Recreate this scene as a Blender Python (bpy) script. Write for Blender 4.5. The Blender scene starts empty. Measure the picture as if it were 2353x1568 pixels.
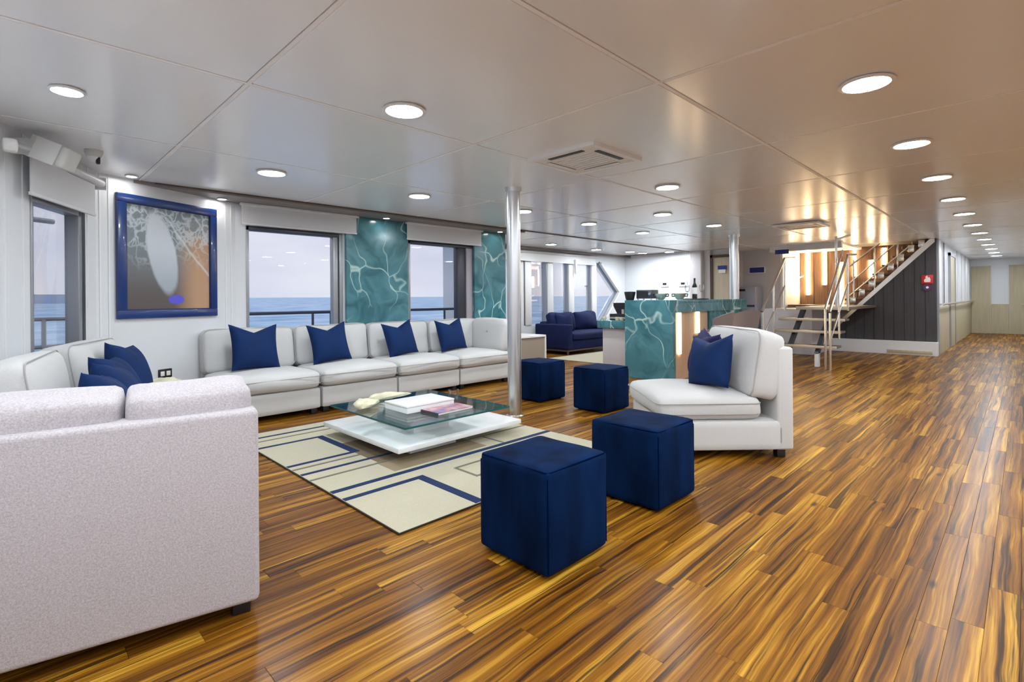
import bpy, bmesh, math, random
from mathutils import Matrix, Vector

random.seed(7)
R = math.radians
S = bpy.context.scene
COL = S.collection

# ------------------------------------------------------------------ camera
YAW = R(45.1)
cam_d = bpy.data.cameras.new('camera')
cam = bpy.data.objects.new('camera', cam_d)
COL.objects.link(cam)
cam_d.sensor_width = 36.0
cam_d.lens = 36.0 * 1177.0 / 2353.0
cam_d.shift_y = -97.0 / 2353.0
cam_d.clip_start = 0.05
cam_d.clip_end = 9000
cam.matrix_world = (Matrix.Translation((0, 0, 1.15)) @ Matrix.Rotation(YAW - math.pi / 2, 4, 'Z')
                    @ Matrix.Rotation(math.pi / 2, 4, 'X') @ Matrix.Rotation(-0.008, 4, 'Z'))
S.camera = cam

# ------------------------------------------------------------------ world (overcast sky over the sea)
W = bpy.data.worlds.new('world')
S.world = W
W.use_nodes = True
nt = W.node_tree
nt.nodes.clear()
wo = nt.nodes.new('ShaderNodeOutputWorld')
bg = nt.nodes.new('ShaderNodeBackground')
tc = nt.nodes.new('ShaderNodeTexCoord')
mp = nt.nodes.new('ShaderNodeMapping')
mp.inputs['Scale'].default_value = (1.6, 1.6, 5.0)
nz = nt.nodes.new('ShaderNodeTexNoise')
nz.inputs['Scale'].default_value = 1.6
nz.inputs['Detail'].default_value = 5
cr = nt.nodes.new('ShaderNodeValToRGB')
cr.color_ramp.elements[0].position = 0.30
cr.color_ramp.elements[0].color = (0.56, 0.58, 0.70, 1)
cr.color_ramp.elements[1].position = 0.68
cr.color_ramp.elements[1].color = (0.74, 0.74, 0.80, 1)
nt.links.new(tc.outputs['Generated'], mp.inputs['Vector'])
nt.links.new(mp.outputs['Vector'], nz.inputs['Vector'])
nt.links.new(nz.outputs['Fac'], cr.inputs['Fac'])
nt.links.new(cr.outputs['Color'], bg.inputs['Color'])
bg.inputs['Strength'].default_value = 0.45
nt.links.new(bg.outputs['Background'], wo.inputs['Surface'])

# ------------------------------------------------------------------ colour management
S.view_settings.view_transform = 'Standard'
S.view_settings.look = 'None'
S.view_settings.exposure = 1.38
S.view_settings.gamma = 1.0
S.view_settings.use_curve_mapping = False

LAMP = 62.0          # radiance of a ceiling light
LED = 12.0           # radiance of the warm light strips

# unseen downlights added for lighting around and behind the camera (same ceiling height)
def added_lamp(x, y):
    l = bpy.data.lights.new('added_downlight', 'AREA')
    l.shape = 'DISK'
    l.size = 0.2
    l.energy = LAMP * math.pi * math.pi * 0.01
    l.color = (0.89, 0.955, 1.0)
    o = bpy.data.objects.new('added_downlight', l)
    COL.objects.link(o)
    o.location = (x, y, 2.22)
for x in (-1.34, 0.15, 1.63, 3.12, 4.61, 6.08):
    for y in (-0.9, -2.4, -3.9):
        added_lamp(x, y)
added_lamp(1.63, 0.57); added_lamp(0.15, 0.57); added_lamp(-1.34, 0.57); added_lamp(0.15, 2.0)


# ================================================================== helpers
class G:
    """a bag of verts and faces"""
    def __init__(s):
        s.v = []; s.f = []
    def add(s, v, f, M=None):
        n = len(s.v)
        if M is not None:
            v = [M @ Vector(p) for p in v]
        s.v += [tuple(p) for p in v]
        s.f += [tuple(i + n for i in q) for q in f]
        return s
    def box(s, x0, x1, y0, y1, z0, z1, b=0.0, seg=2, M=None):
        x0, x1 = min(x0, x1), max(x0, x1); y0, y1 = min(y0, y1), max(y0, y1); z0, z1 = min(z0, z1), max(z0, z1)
        v = [(x0, y0, z0), (x1, y0, z0), (x1, y1, z0), (x0, y1, z0), (x0, y0, z1), (x1, y0, z1), (x1, y1, z1), (x0, y1, z1)]
        f = [(0, 3, 2, 1), (4, 5, 6, 7), (0, 1, 5, 4), (1, 2, 6, 5), (2, 3, 7, 6), (3, 0, 4, 7)]
        if b > 0:
            bm = bmesh.new()
            vs = [bm.verts.new(p) for p in v]
            for q in f:
                bm.faces.new([vs[i] for i in q])
            bmesh.ops.bevel(bm, geom=bm.edges[:], offset=b, segments=seg, profile=0.5, affect='EDGES')
            bm.verts.index_update()
            v = [tuple(p.co) for p in bm.verts]
            f = [tuple(p.index for p in q.verts) for q in bm.faces]
            bm.free()
        return s.add(v, f, M)
    def prism(s, pts, axis, a0, a1, M=None):
        """polygon pts (2D, ccw) extruded along axis 'x','y' or 'z' from a0 to a1"""
        def mk(p, a):
            return {'x': (a, p[0], p[1]), 'y': (p[0], a, p[1]), 'z': (p[0], p[1], a)}[axis]
        n = len(pts)
        v = [mk(p, a0) for p in pts] + [mk(p, a1) for p in pts]
        f = [tuple(range(n - 1, -1, -1)), tuple(range(n, 2 * n))]
        f += [(i, (i + 1) % n, n + (i + 1) % n, n + i) for i in range(n)]
        return s.add(v, f, M)
    def cyl(s, p0, p1, r0, r1=None, n=16, M=None):
        r1 = r0 if r1 is None else r1
        p0 = Vector(p0); p1 = Vector(p1)
        d = (p1 - p0).normalized()
        a = d.orthogonal().normalized(); c = d.cross(a)
        v = []; 
        for p, r in ((p0, r0), (p1, r1)):
            for i in range(n):
                t = 2 * math.pi * i / n
                v.append(p + a * (r * math.cos(t)) + c * (r * math.sin(t)))
        f = [(i, (i + 1) % n, n + (i + 1) % n, n + i) for i in range(n)]
        f += [tuple(range(n - 1, -1, -1)), tuple(range(n, 2 * n))]
        return s.add(v, f, M)
    def tube(s, path, r, n=8, closed=False, M=None):
        P = [Vector(p) for p in path]
        k = len(P); v = []; f = []
        prev = None
        for i in range(k):
            if closed:
                d = P[(i + 1) % k] - P[i - 1]
            else:
                d = P[min(i + 1, k - 1)] - P[max(i - 1, 0)]
            d.normalize()
            if prev is None:
                a = d.orthogonal().normalized()
            else:
                a = (prev - d * prev.dot(d))
                a = a.normalized() if a.length > 1e-6 else d.orthogonal().normalized()
            prev = a
            c = d.cross(a)
            for j in range(n):
                t = 2 * math.pi * j / n
                v.append(P[i] + a * (r * math.cos(t)) + c * (r * math.sin(t)))
        for i in range(k if closed else k - 1):
            i2 = (i + 1) % k
            for j in range(n):
                f.append((i * n + j, i * n + (j + 1) % n, i2 * n + (j + 1) % n, i2 * n + j))
        if not closed:
            f.append(tuple(range(n - 1, -1, -1))); f.append(tuple((k - 1) * n + j for j in range(n)))
        return s.add(v, f, M)
    def lathe(s, prof, n=24, M=None, cap=True):
        v = []; f = []
        for r, z in prof:
            for i in range(n):
                t = 2 * math.pi * i / n
                v.append((r * math.cos(t), r * math.sin(t), z))
        for k in range(len(prof) - 1):
            for i in range(n):
                f.append((k * n + i, k * n + (i + 1) % n, (k + 1) * n + (i + 1) % n, (k + 1) * n + i))
        if cap:
            f.append(tuple(range(n - 1, -1, -1))); f.append(tuple((len(prof) - 1) * n + i for i in range(n)))
        return s.add(v, f, M)
    def cushion(s, x0, x1, y0, y1, z0, z1, r=0.05, puff=0.04, front=0.02, n=9, M=None, wob=0.0, seed=0):
        """stuffed box cushion: rounded box whose large faces swell"""
        rnd = random.Random(seed)
        ph = [rnd.uniform(0, 6.28) for _ in range(6)]
        h = Vector(((x1 - x0) / 2, (y1 - y0) / 2, (z1 - z0) / 2))
        c0 = Vector(((x1 + x0) / 2, (y1 + y0) / 2, (z1 + z0) / 2))
        r = min(r, min(h) * 0.98)
        inn = h - Vector((r, r, r))
        ts = []
        for i in range(n + 1):
            u = -1 + 2 * i / n
            ts.append(math.copysign(1 - (1 - abs(u)) ** 1.7, u))
        key = {}; V = []; F = []
        def vid(p):
            q = Vector((p[0] * h.x, p[1] * h.y, p[2] * h.z))
            c = Vector([max(-inn[k], min(inn[k], q[k])) for k in range(3)])
            d = q - c
            if d.length > 1e-9:
                q = c + d.normalized() * r
            ux, uy, uz = q.x / h.x, q.y / h.y, q.z / h.z
            q.z += puff * max(0, 1 - ux ** 2) * max(0, 1 - uy ** 2) * uz
            q.y += front * max(0, 1 - ux ** 2) * max(0, 1 - uz ** 2) * uy
            if wob:
                q.z += wob * math.sin(3.1 * ux + ph[0] + 2 * uy) * math.cos(2.3 * uy + ph[1]) * abs(uz)
                q.y += wob * math.sin(2.7 * ux + ph[2] + 1.5 * uz) * abs(uy)
                q.x += 0.6 * wob * math.sin(2.2 * uy + ph[3] + 2 * uz)
            q += c0
            k = (round(q.x, 5), round(q.y, 5), round(q.z, 5))
            if k not in key:
                key[k] = len(V); V.append(tuple(q))
            return key[k]
        for ax in range(3):
            for sg in (-1, 1):
                a, b = (ax + 1) % 3, (ax + 2) % 3
                for i in range(n):
                    for j in range(n):
                        q = []
                        for (di, dj) in ((0, 0), (1, 0), (1, 1), (0, 1)):
                            p = [0, 0, 0]
                            p[ax] = sg; p[a] = ts[i + di]; p[b] = ts[j + dj]
                            q.append(vid(p))
                        q2 = []
                        for t in q:
                            if t not in q2: q2.append(t)
                        if len(q2) > 2:
                            F.append(tuple(q2 if sg > 0 else q2[::-1]))
        return s.add(V, F, M)
    def pillow(s, w, t, chop=0.16, n=16, M=None):
        """knife-edge throw pillow standing in the xz plane, thickness along y, base at z=0"""
        V = []; F = []; key = {}
        def vid(i, j, sd):
            edge = i in (0, n) or j in (0, n)
            k = (i, j, 0 if edge else sd)
            if k in key: return key[k]
            u = -1 + 2 * i / n; v = -1 + 2 * j / n
            x = w / 2 * u * (1 - 0.09 * (1 - v * v))
            z = w / 2 * v * (1 - 0.07 * (1 - u * u))
            ch = (1 - abs(u)) ** 1.25 * max(0, (v + 0.3) / 1.3) ** 2
            z -= chop * w * ch
            th = t / 2 * (max(0, 1 - abs(u) ** 2.6) * max(0, 1 - abs(v) ** 2.6)) ** 0.55 * (1 - 0.25 * ch)
            key[k] = len(V); V.append((x, sd * th, z + w / 2))
            return key[k]
        for sd in (-1, 1):
            for i in range(n):
                for j in range(n):
                    q = (vid(i, j, sd), vid(i + 1, j, sd), vid(i + 1, j + 1, sd), vid(i, j + 1, sd))
                    F.append(q if sd < 0 else q[::-1])
        return s.add(V, F, M)
    def mesh(s, name, mat, smooth=True, ang=35):
        me = bpy.data.meshes.new(name)
        me.from_pydata(s.v, [], s.f)
        me.update()
        if mat: me.materials.append(mat)
        if smooth:
            for p in me.polygons: p.use_smooth = True
            me.set_sharp_from_angle(angle=R(ang))
        return me


def link(name, me, parent=None, loc=(0, 0, 0), rz=0.0):
    o = bpy.data.objects.new(name, me)
    COL.objects.link(o)
    o.location = loc
    o.rotation_euler = (0, 0, rz)
    if parent: o.parent = parent
    return o
def part(name, g, mat, parent=None, loc=(0, 0, 0), rz=0.0, label=None, smooth=True, ang=35):
    o = link(name, g.mesh(name, mat, smooth, ang), parent, loc, rz)
    if label: o['label'] = label
    return o
def thing(name, label, cat, loc=(0, 0, 0), rz=0.0, group=None):
    o = bpy.data.objects.new(name, None)
    COL.objects.link(o)
    o.empty_display_size = 0.1
    o.location = loc; o.rotation_euler = (0, 0, rz)
    o['label'] = label; o['category'] = cat
    if group: o['group'] = group
    return o
def tag(o, label, cat, group=None):
    o['label'] = label; o['category'] = cat
    if group: o['group'] = group
    return o
def struct(name, g, mat, parent=None, smooth=False):
    o = link(name, g.mesh(name, mat, smooth), parent)
    if not parent: o['kind'] = 'structure'
    return o


# ================================================================== materials
def newmat(name):
    m = bpy.data.materials.new(name)
    m.use_nodes = True
    n = m.node_tree
    return m, n, n.nodes['Principled BSDF']
def mat(name, col, rough=0.5, metal=0.0, spec=0.5, coat=0.0, bump=0.0, bscale=60.0, var=0.0, vscale=4.0, sheen=0.0, stretch=None, anis=0.0):
    m, n, b = newmat(name)
    b.inputs['Base Color'].default_value = (*col, 1)
    b.inputs['Roughness'].default_value = rough
    b.inputs['Metallic'].default_value = metal
    b.inputs['Specular IOR Level'].default_value = spec
    b.inputs['Coat Weight'].default_value = coat
    b.inputs['Coat Roughness'].default_value = 0.05
    if sheen:
        b.inputs['Sheen Weight'].default_value = sheen
        b.inputs['Sheen Roughness'].default_value = 0.4
        b.inputs['Sheen Tint'].default_value = (min(1, col[0] * 4 + .05), min(1, col[1] * 4 + .05), min(1, col[2] * 3 + .05), 1)
    t = n.nodes.new('ShaderNodeTexCoord')
    src = t.outputs['Object']
    if stretch:
        mpn = n.nodes.new('ShaderNodeMapping'); mpn.inputs['Scale'].default_value = stretch
        n.links.new(src, mpn.inputs['Vector']); src = mpn.outputs['Vector']
    if var:
        z = n.nodes.new('ShaderNodeTexNoise'); z.inputs['Scale'].default_value = vscale; z.inputs['Detail'].default_value = 6
        n.links.new(src, z.inputs['Vector'])
        mx = n.nodes.new('ShaderNodeMix'); mx.data_type = 'RGBA'
        mx.inputs['A'].default_value = (*[c * (1 - var) for c in col], 1)
        mx.inputs['B'].default_value = (*[min(1, c * (1 + var)) for c in col], 1)
        rr = n.nodes.new('ShaderNodeMapRange'); rr.inputs['From Min'].default_value = .3; rr.inputs['From Max'].default_value = .7
        n.links.new(z.outputs['Fac'], rr.inputs['Value'])
        n.links.new(rr.outputs['Result'], mx.inputs['Factor'])
        n.links.new(mx.outputs['Result'], b.inputs['Base Color'])
    if bump:
        z = n.nodes.new('ShaderNodeTexNoise'); z.inputs['Scale'].default_value = bscale; z.inputs['Detail'].default_value = 4
        n.links.new(src, z.inputs['Vector'])
        bp = n.nodes.new('ShaderNodeBump'); bp.inputs['Strength'].default_value = bump; bp.inputs['Distance'].default_value = 0.004
        n.links.new(z.outputs['Fac'], bp.inputs['Height'])
        n.links.new(bp.outputs['Normal'], b.inputs['Normal'])
    return m
def emit(name, col, st):
    m, n, b = newmat(name)
    b.inputs['Base Color'].default_value = (*col, 1)
    b.inputs['Emission Color'].default_value = (*col, 1)
    b.inputs['Emission Strength'].default_value = st
    return m

M_white = mat('white_panel', (0.74, 0.76, 0.79), 0.35)
M_trimw = mat('white_trim', (0.82, 0.82, 0.83), 0.4)
M_ceil = mat('ceiling_laminate', (0.86, 0.865, 0.885), 0.22, spec=0.8, var=0.02, vscale=1.2)
M_joint = mat('ceiling_joint', (0.88, 0.86, 0.86), 0.5)
M_gap = mat('ceiling_shadow_gap', (0.16, 0.14, 0.13), 0.6)
M_soffit = mat('soffit_shadow_taupe', (0.24, 0.21, 0.20), 0.5)  # darker grey-brown: the soffit's shadow is painted into the base colour
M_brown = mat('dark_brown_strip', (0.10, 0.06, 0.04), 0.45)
M_steel = mat('brushed_steel', (0.72, 0.73, 0.75), 0.28, metal=1.0, bump=0.05, bscale=30, stretch=(40, 40, 1))
M_chrome = mat('polished_rail_steel', (0.78, 0.74, 0.68), 0.22, metal=1.0)
M_alu = mat('grey_aluminium', (0.36, 0.37, 0.39), 0.4, metal=0.6)
M_alud = mat('dark_aluminium', (0.05, 0.055, 0.07), 0.4, metal=0.3)
M_blind = mat('blind_fabric', (0.64, 0.64, 0.66), 0.8, bump=0.2, bscale=400)
M_blindbox = mat('blind_cassette', (0.70, 0.70, 0.72), 0.45)
M_sofa = mat('light_grey_sofa_fabric', (0.61, 0.61, 0.605), 0.9, bump=0.35, bscale=350, var=0.06, vscale=260, sheen=0.15)
M_sofa2 = mat('mottled_grey_sofa_fabric', (0.50, 0.465, 0.495), 0.92, bump=0.45, bscale=330, var=0.20, vscale=170, sheen=0.15)
M_pipe = mat('sofa_seam', (0.42, 0.41, 0.41), 0.9)
M_black = mat('black_plastic', (0.012, 0.012, 0.014), 0.4)
M_velvet = mat('navy_velvet', (0.0010, 0.0115, 0.050), 0.8, spec=0.06, var=0.55, vscale=6, bump=0.15, bscale=90, stretch=(1, 1, 0.35))
M_velvet_seam = mat('navy_velvet_seam', (0.001, 0.006, 0.028), 0.9, spec=0.0)
M_pillow = mat('royal_blue_pillow', (0.0006, 0.020, 0.100), 0.75, spec=0.25, var=0.2, vscale=5, bump=0.12, bscale=120)
M_pillow2 = mat('indigo_pillow', (0.012, 0.012, 0.075), 0.8, spec=0.25, var=0.15, vscale=5)
M_bluesofa = mat('indigo_sofa_fabric', (0.006, 0.013, 0.070), 0.8, spec=0.25, var=0.12, vscale=6)
M_frame = mat('blue_picture_frame', (0.005, 0.033, 0.17), 0.3, coat=0.3)
M_cream = mat('cream_shell', (0.76, 0.72, 0.52), 0.5, bump=0.4, bscale=40, var=0.1, vscale=14)
M_rug = mat('cream_rug', (0.50, 0.465, 0.345), 0.95, bump=0.5, bscale=300, var=0.05, vscale=120)
M_rugtan = mat('tan_rug_inlay', (0.20, 0.145, 0.085), 0.95, bump=0.5, bscale=300, var=0.06, vscale=120)
M_rugtan2 = mat('pale_tan_rug_inlay', (0.29, 0.225, 0.14), 0.95, bump=0.5, bscale=300, var=0.06, vscale=120)
M_rugnavy = mat('navy_rug_inlay', (0.003, 0.020, 0.085), 0.95, bump=0.5, bscale=300)
M_ruggrey = mat('grey_rug_inlay', (0.17, 0.155, 0.125), 0.95, bump=0.5, bscale=300)
M_rugedge = mat('rug_binding', (0.05, 0.04, 0.035), 0.9)
M_slab = mat('white_marble', (0.84, 0.85, 0.86), 0.2, var=0.05, vscale=5)
M_wallgrey = mat('lilac_grey_wall', (0.62, 0.59, 0.60), 0.5)
M_beige = mat('beige_laminate', (0.52, 0.45, 0.30), 0.5, var=0.08, vscale=3, stretch=(6, 6, 0.6))
M_doorb = mat('beige_door_laminate', (0.56, 0.48, 0.36), 0.45, var=0.08, vscale=3, stretch=(8, 8, 0.5))
M_charcoal = mat('charcoal_wall_panel', (0.055, 0.05, 0.055), 0.5, var=0.22, vscale=6, stretch=(10, 10, 0.25))
M_walnut = mat('walnut_panel', (0.26, 0.145, 0.085), 0.4, var=0.3, vscale=5, stretch=(7, 7, 0.4))
M_oakbar = mat('pale_bar_wood', (0.60, 0.42, 0.28), 0.4, var=0.12, vscale=5, stretch=(9, 9, 0.5))
M_tread = mat('stair_tread', (0.12, 0.085, 0.065), 0.4, var=0.2, vscale=6)
M_treadedge = mat('stair_nosing', (0.60, 0.50, 0.38), 0.35, metal=0.3)
M_blue = mat('blue_sign', (0.012, 0.03, 0.22), 0.4)
M_red = mat('red_sign', (0.60, 0.02, 0.02), 0.4)
M_signw = mat('sign_white', (0.85, 0.83, 0.80), 0.4)
M_plum = mat('plum_sign', (0.09, 0.03, 0.10), 0.4)
M_stool = mat('taupe_stool_fabric', (0.22, 0.175, 0.17), 0.85, bump=0.2, bscale=200)
M_stoolwood = mat('orange_wood', (0.60, 0.30, 0.12), 0.4)
M_bin = mat('grey_cabinet', (0.36, 0.37, 0.45), 0.4)
M_speaker = mat('speaker_white', (0.76, 0.76, 0.74), 0.45)
M_grille = mat('speaker_grille', (0.66, 0.67, 0.64), 0.6, bump=0.3, bscale=300)
M_taupe = mat('taupe_side_panel', (0.30, 0.25, 0.20), 0.5)
M_bottle = mat('dark_bottle_glass', (0.01, 0.012, 0.01), 0.1, coat=0.5)
M_copper = mat('copper_strip', (0.55, 0.32, 0.20), 0.3, metal=0.6)
M_deck = mat('side_deck', (0.42, 0.43, 0.45), 0.6)
M_railout = mat('deck_rail_dark', (0.035, 0.05, 0.09), 0.45)
M_book = mat('book_cover', (0.45, 0.22, 0.24), 0.35)
M_bookdark = mat('book_spine', (0.05, 0.04, 0.06), 0.4)
M_paper = mat('paper', (0.80, 0.78, 0.76), 0.7)
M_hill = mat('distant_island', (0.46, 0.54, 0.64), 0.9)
M_foam_white = mat('awning_white', (0.82, 0.83, 0.85), 0.5)
E_lamp = emit('lamp_diffuser', (0.89, 0.955, 1.0), LAMP)
E_small = emit('small_spot', (1.0, 0.98, 0.95), 28)
E_led = emit('warm_led', (1.0, 0.74, 0.42), LED)
E_led2 = emit('warm_led_bar', (1.0, 0.74, 0.45), 5)


E_led3 = emit('pale_led', (1.0, 0.86, 0.66), 2.2)

def glass_mat(name, tint, refl=1.0):
    m, n, b = newmat(name)
    n.nodes.remove(b)
    out = n.nodes['Material Output']
    tr = n.nodes.new('ShaderNodeBsdfTransparent'); tr.inputs['Color'].default_value = (*tint, 1)
    gl = n.nodes.new('ShaderNodeBsdfGlossy'); gl.inputs['Roughness'].default_value = 0.0
    fr = n.nodes.new('ShaderNodeFresnel'); fr.inputs['IOR'].default_value = 1.5
    ml = n.nodes.new('ShaderNodeMath'); ml.operation = 'MULTIPLY'; ml.inputs[1].default_value = refl
    mx = n.nodes.new('ShaderNodeMixShader')
    n.links.new(fr.outputs['Fac'], ml.inputs[0])
    n.links.new(ml.outputs[0], mx.inputs['Fac'])
    n.links.new(tr.outputs[0], mx.inputs[1]); n.links.new(gl.outputs[0], mx.inputs[2])
    n.links.new(mx.outputs[0], out.inputs['Surface'])
    return m
M_pane = glass_mat('window_glass', (0.97, 0.98, 1.0), 0.3)
M_bowl = mat('bowl_steel', (0.50, 0.47, 0.42), 0.35, metal=0.7)
M_glass = glass_mat('table_glass', (0.90, 0.96, 0.955), 0.8)
M_glassedge = mat('glass_edge_teal', (0.02, 0.12, 0.13), 0.1, coat=0.5)
M_wineglass = glass_mat('clear_glass', (0.985, 0.99, 0.99), 0.6)


def marble_teal():
    m, n, b = newmat('teal_marble')
    t = n.nodes.new('ShaderNodeTexCoord')
    geo = n.nodes.new('ShaderNodeNewGeometry')
    # warp
    w1 = n.nodes.new('ShaderNodeTexNoise'); w1.inputs['Scale'].default_value = 1.3; w1.inputs['Detail'].default_value = 2.5; w1.inputs['Roughness'].default_value = .5
    n.links.new(geo.outputs['Position'], w1.inputs['Vector'])
    sub = n.nodes.new('ShaderNodeVectorMath'); sub.operation = 'SUBTRACT'; sub.inputs[1].default_value = (.5, .5, .5)
    n.links.new(w1.outputs['Color'], sub.inputs[0])
    sc = n.nodes.new('ShaderNodeVectorMath'); sc.operation = 'SCALE'; sc.inputs['Scale'].default_value = 1.1
    n.links.new(sub.outputs[0], sc.inputs[0])
    ad = n.nodes.new('ShaderNodeVectorMath'); ad.operation = 'ADD'
    n.links.new(geo.outputs['Position'], ad.inputs[0]); n.links.new(sc.outputs[0], ad.inputs[1])
    mpn = n.nodes.new('ShaderNodeMapping'); mpn.inputs['Scale'].default_value = (1.5, 1.5, 0.8); mpn.inputs['Location'].default_value = (.37, .11, .22)
    n.links.new(ad.outputs[0], mpn.inputs['Vector'])
    v = n.nodes.new('ShaderNodeTexVoronoi'); v.feature = 'DISTANCE_TO_EDGE'; v.inputs['Scale'].default_value = 1.7
    n.links.new(mpn.outputs[0], v.inputs['Vector'])
    r1 = n.nodes.new('ShaderNodeValToRGB')
    r1.color_ramp.elements[0].position = 0.0; r1.color_ramp.elements[0].color = (1, 1, 1, 1)
    r1.color_ramp.elements[1].position = 0.030; r1.color_ramp.elements[1].color = (0, 0, 0, 1)
    n.links.new(v.outputs['Distance'], r1.inputs['Fac'])
    # vein strength modulation
    w2 = n.nodes.new('ShaderNodeTexNoise'); w2.inputs['Scale'].default_value = 1.7
    n.links.new(geo.outputs['Position'], w2.inputs['Vector'])
    mr = n.nodes.new('ShaderNodeMapRange'); mr.inputs['From Min'].default_value = .36; mr.inputs['From Max'].default_value = .56
    n.links.new(w2.outputs['Fac'], mr.inputs['Value'])
    mu = n.nodes.new('ShaderNodeMath'); mu.operation = 'MULTIPLY'
    n.links.new(r1.outputs['Color'], mu.inputs[0]); n.links.new(mr.outputs[0], mu.inputs[1])
    # base cloud
    w3 = n.nodes.new('ShaderNodeTexNoise'); w3.inputs['Scale'].default_value = 3.0; w3.inputs['Detail'].default_value = 8; w3.inputs['Distortion'].default_value = 1.0
    n.links.new(ad.outputs[0], w3.inputs['Vector'])
    r3 = n.nodes.new('ShaderNodeValToRGB')
    r3.color_ramp.elements[0].position = .3; r3.color_ramp.elements[0].color = (0.028, 0.125, 0.155, 1)
    r3.color_ramp.elements[1].position = .75; r3.color_ramp.elements[1].color = (0.105, 0.295, 0.345, 1)
    n.links.new(w3.outputs['Fac'], r3.inputs['Fac'])
    mx = n.nodes.new('ShaderNodeMix'); mx.data_type = 'RGBA'
    mx.inputs['B'].default_value = (.50, .72, .70, 1)
    n.links.new(mu.outputs[0], mx.inputs['Factor']); n.links.new(r3.outputs['Color'], mx.inputs['A'])
    n.links.new(mx.outputs['Result'], b.inputs['Base Color'])
    b.inputs['Roughness'].default_value = 0.18
    return m
M_teal = marble_teal()


def floor_wood():
    m, n, b = newmat('acacia_floor')
    L = n.links
    def nd(t, **kw):
        x = n.nodes.new(t)
        for k, v in kw.items(): setattr(x, k, v)
        return x
    geo = nd('ShaderNodeNewGeometry'); oi = nd('ShaderNodeObjectInfo')
    rs = nd('ShaderNodeMath', operation='ADD'); L.new(geo.outputs['Random Per Island'], rs.inputs[0]); L.new(oi.outputs['Random'], rs.inputs[1])
    rf = nd('ShaderNodeMath', operation='FRACT'); L.new(rs.outputs[0], rf.inputs[0])
    rnd = rf.outputs[0]
    off = nd('ShaderNodeCombineXYZ')
    a = nd('ShaderNodeMath', operation='MULTIPLY'); a.inputs[1].default_value = 171.3; L.new(rnd, a.inputs[0])
    c = nd('ShaderNodeMath', operation='MULTIPLY'); c.inputs[1].default_value = 93.7; L.new(rnd, c.inputs[0])
    L.new(a.outputs[0], off.inputs['X']); L.new(c.outputs[0], off.inputs['Y'])
    pos = nd('ShaderNodeVectorMath', operation='ADD'); L.new(geo.outputs['Position'], pos.inputs[0]); L.new(off.outputs[0], pos.inputs[1])
    # gentle waviness of the grain
    wn = nd('ShaderNodeTexNoise'); wn.inputs['Scale'].default_value = 1.5; wn.inputs['Detail'].default_value = 3
    L.new(pos.outputs[0], wn.inputs['Vector'])
    ws = nd('ShaderNodeVectorMath', operation='SUBTRACT'); ws.inputs[1].default_value = (.5, .5, .5); L.new(wn.outputs['Color'], ws.inputs[0])
    wm = nd('ShaderNodeVectorMath', operation='MULTIPLY'); wm.inputs[1].default_value = (0.0, 0.05, 0.0); L.new(ws.outputs[0], wm.inputs[0])
    p2 = nd('ShaderNodeVectorMath', operation='ADD'); L.new(pos.outputs[0], p2.inputs[0]); L.new(wm.outputs[0], p2.inputs[1])
    def stretched(sx, sy, scale, detail, rough=.55):
        mpn = nd('ShaderNodeMapping'); mpn.inputs['Scale'].default_value = (sx, sy, 1); L.new(p2.outputs[0], mpn.inputs['Vector'])
        z = nd('ShaderNodeTexNoise'); z.inputs['Scale'].default_value = scale; z.inputs['Detail'].default_value = detail; z.inputs['Roughness'].default_value = rough
        L.new(mpn.outputs[0], z.inputs['Vector'])
        return z.outputs['Fac']
    g1 = stretched(0.42, 16.0, 1.0, 6, .62)       # broad streaks
    g2 = stretched(1.1, 75.0, 1.0, 5, .65)        # fine grain
    g3 = stretched(0.6, 30.0, 1.0, 4, .6)     # dark heart streaks
    ramp = nd('ShaderNodeValToRGB')
    e = ramp.color_ramp.elements
    e[0].position = .30; e[0].color = (0.030, 0.009, 0.002, 1)
    e[1].position = .80; e[1].color = (0.62, 0.34, 0.040, 1)
    x = e.new(.44); x.color = (0.115, 0.040, 0.003, 1)
    x = e.new(.58); x.color = (0.25, 0.100, 0.005, 1)
    # value = g1 + plank shift
    sh = nd('ShaderNodeMapRange'); sh.inputs['To Min'].default_value = -.07; sh.inputs['To Max'].default_value = .10; L.new(rnd, sh.inputs['Value'])
    ad = nd('ShaderNodeMath', operation='ADD'); L.new(g1, ad.inputs[0]); L.new(sh.outputs[0], ad.inputs[1])
    f2 = nd('ShaderNodeMath', operation='MULTIPLY_ADD'); f2.inputs[1].default_value = .55; L.new(g2, f2.inputs[0])
    ad2 = nd('ShaderNodeMath', operation='SUBTRACT'); ad2.inputs[1].default_value = .26; L.new(ad.outputs[0], ad2.inputs[0]); L.new(ad2.outputs[0], f2.inputs[2])
    L.new(f2.outputs[0], ramp.inputs['Fac'])
    # dark streaks
    dr = nd('ShaderNodeValToRGB'); dr.color_ramp.elements[0].position = .55; dr.color_ramp.elements[0].color = (0, 0, 0, 1)
    dr.color_ramp.elements[1].position = .63; dr.color_ramp.elements[1].color = (1, 1, 1, 1)
    L.new(g3, dr.inputs['Fac'])
    dm = nd('ShaderNodeMath', operation='MULTIPLY'); dm.inputs[1].default_value = .85; L.new(dr.outputs['Color'], dm.inputs[0])
    mx = nd('ShaderNodeMix', data_type='RGBA'); mx.inputs['B'].default_value = (0.014, 0.005, 0.002, 1)
    L.new(dm.outputs[0], mx.inputs['Factor']); L.new(ramp.outputs['Color'], mx.inputs['A'])
    # knots
    mk = nd('ShaderNodeMapping'); mk.inputs['Scale'].default_value = (1.5, 4.5, 1); L.new(p2.outputs[0], mk.inputs['Vector'])
    vo = nd('ShaderNodeTexVoronoi'); vo.inputs['Scale'].default_value = 1.2; L.new(mk.outputs[0], vo.inputs['Vector'])
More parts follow.
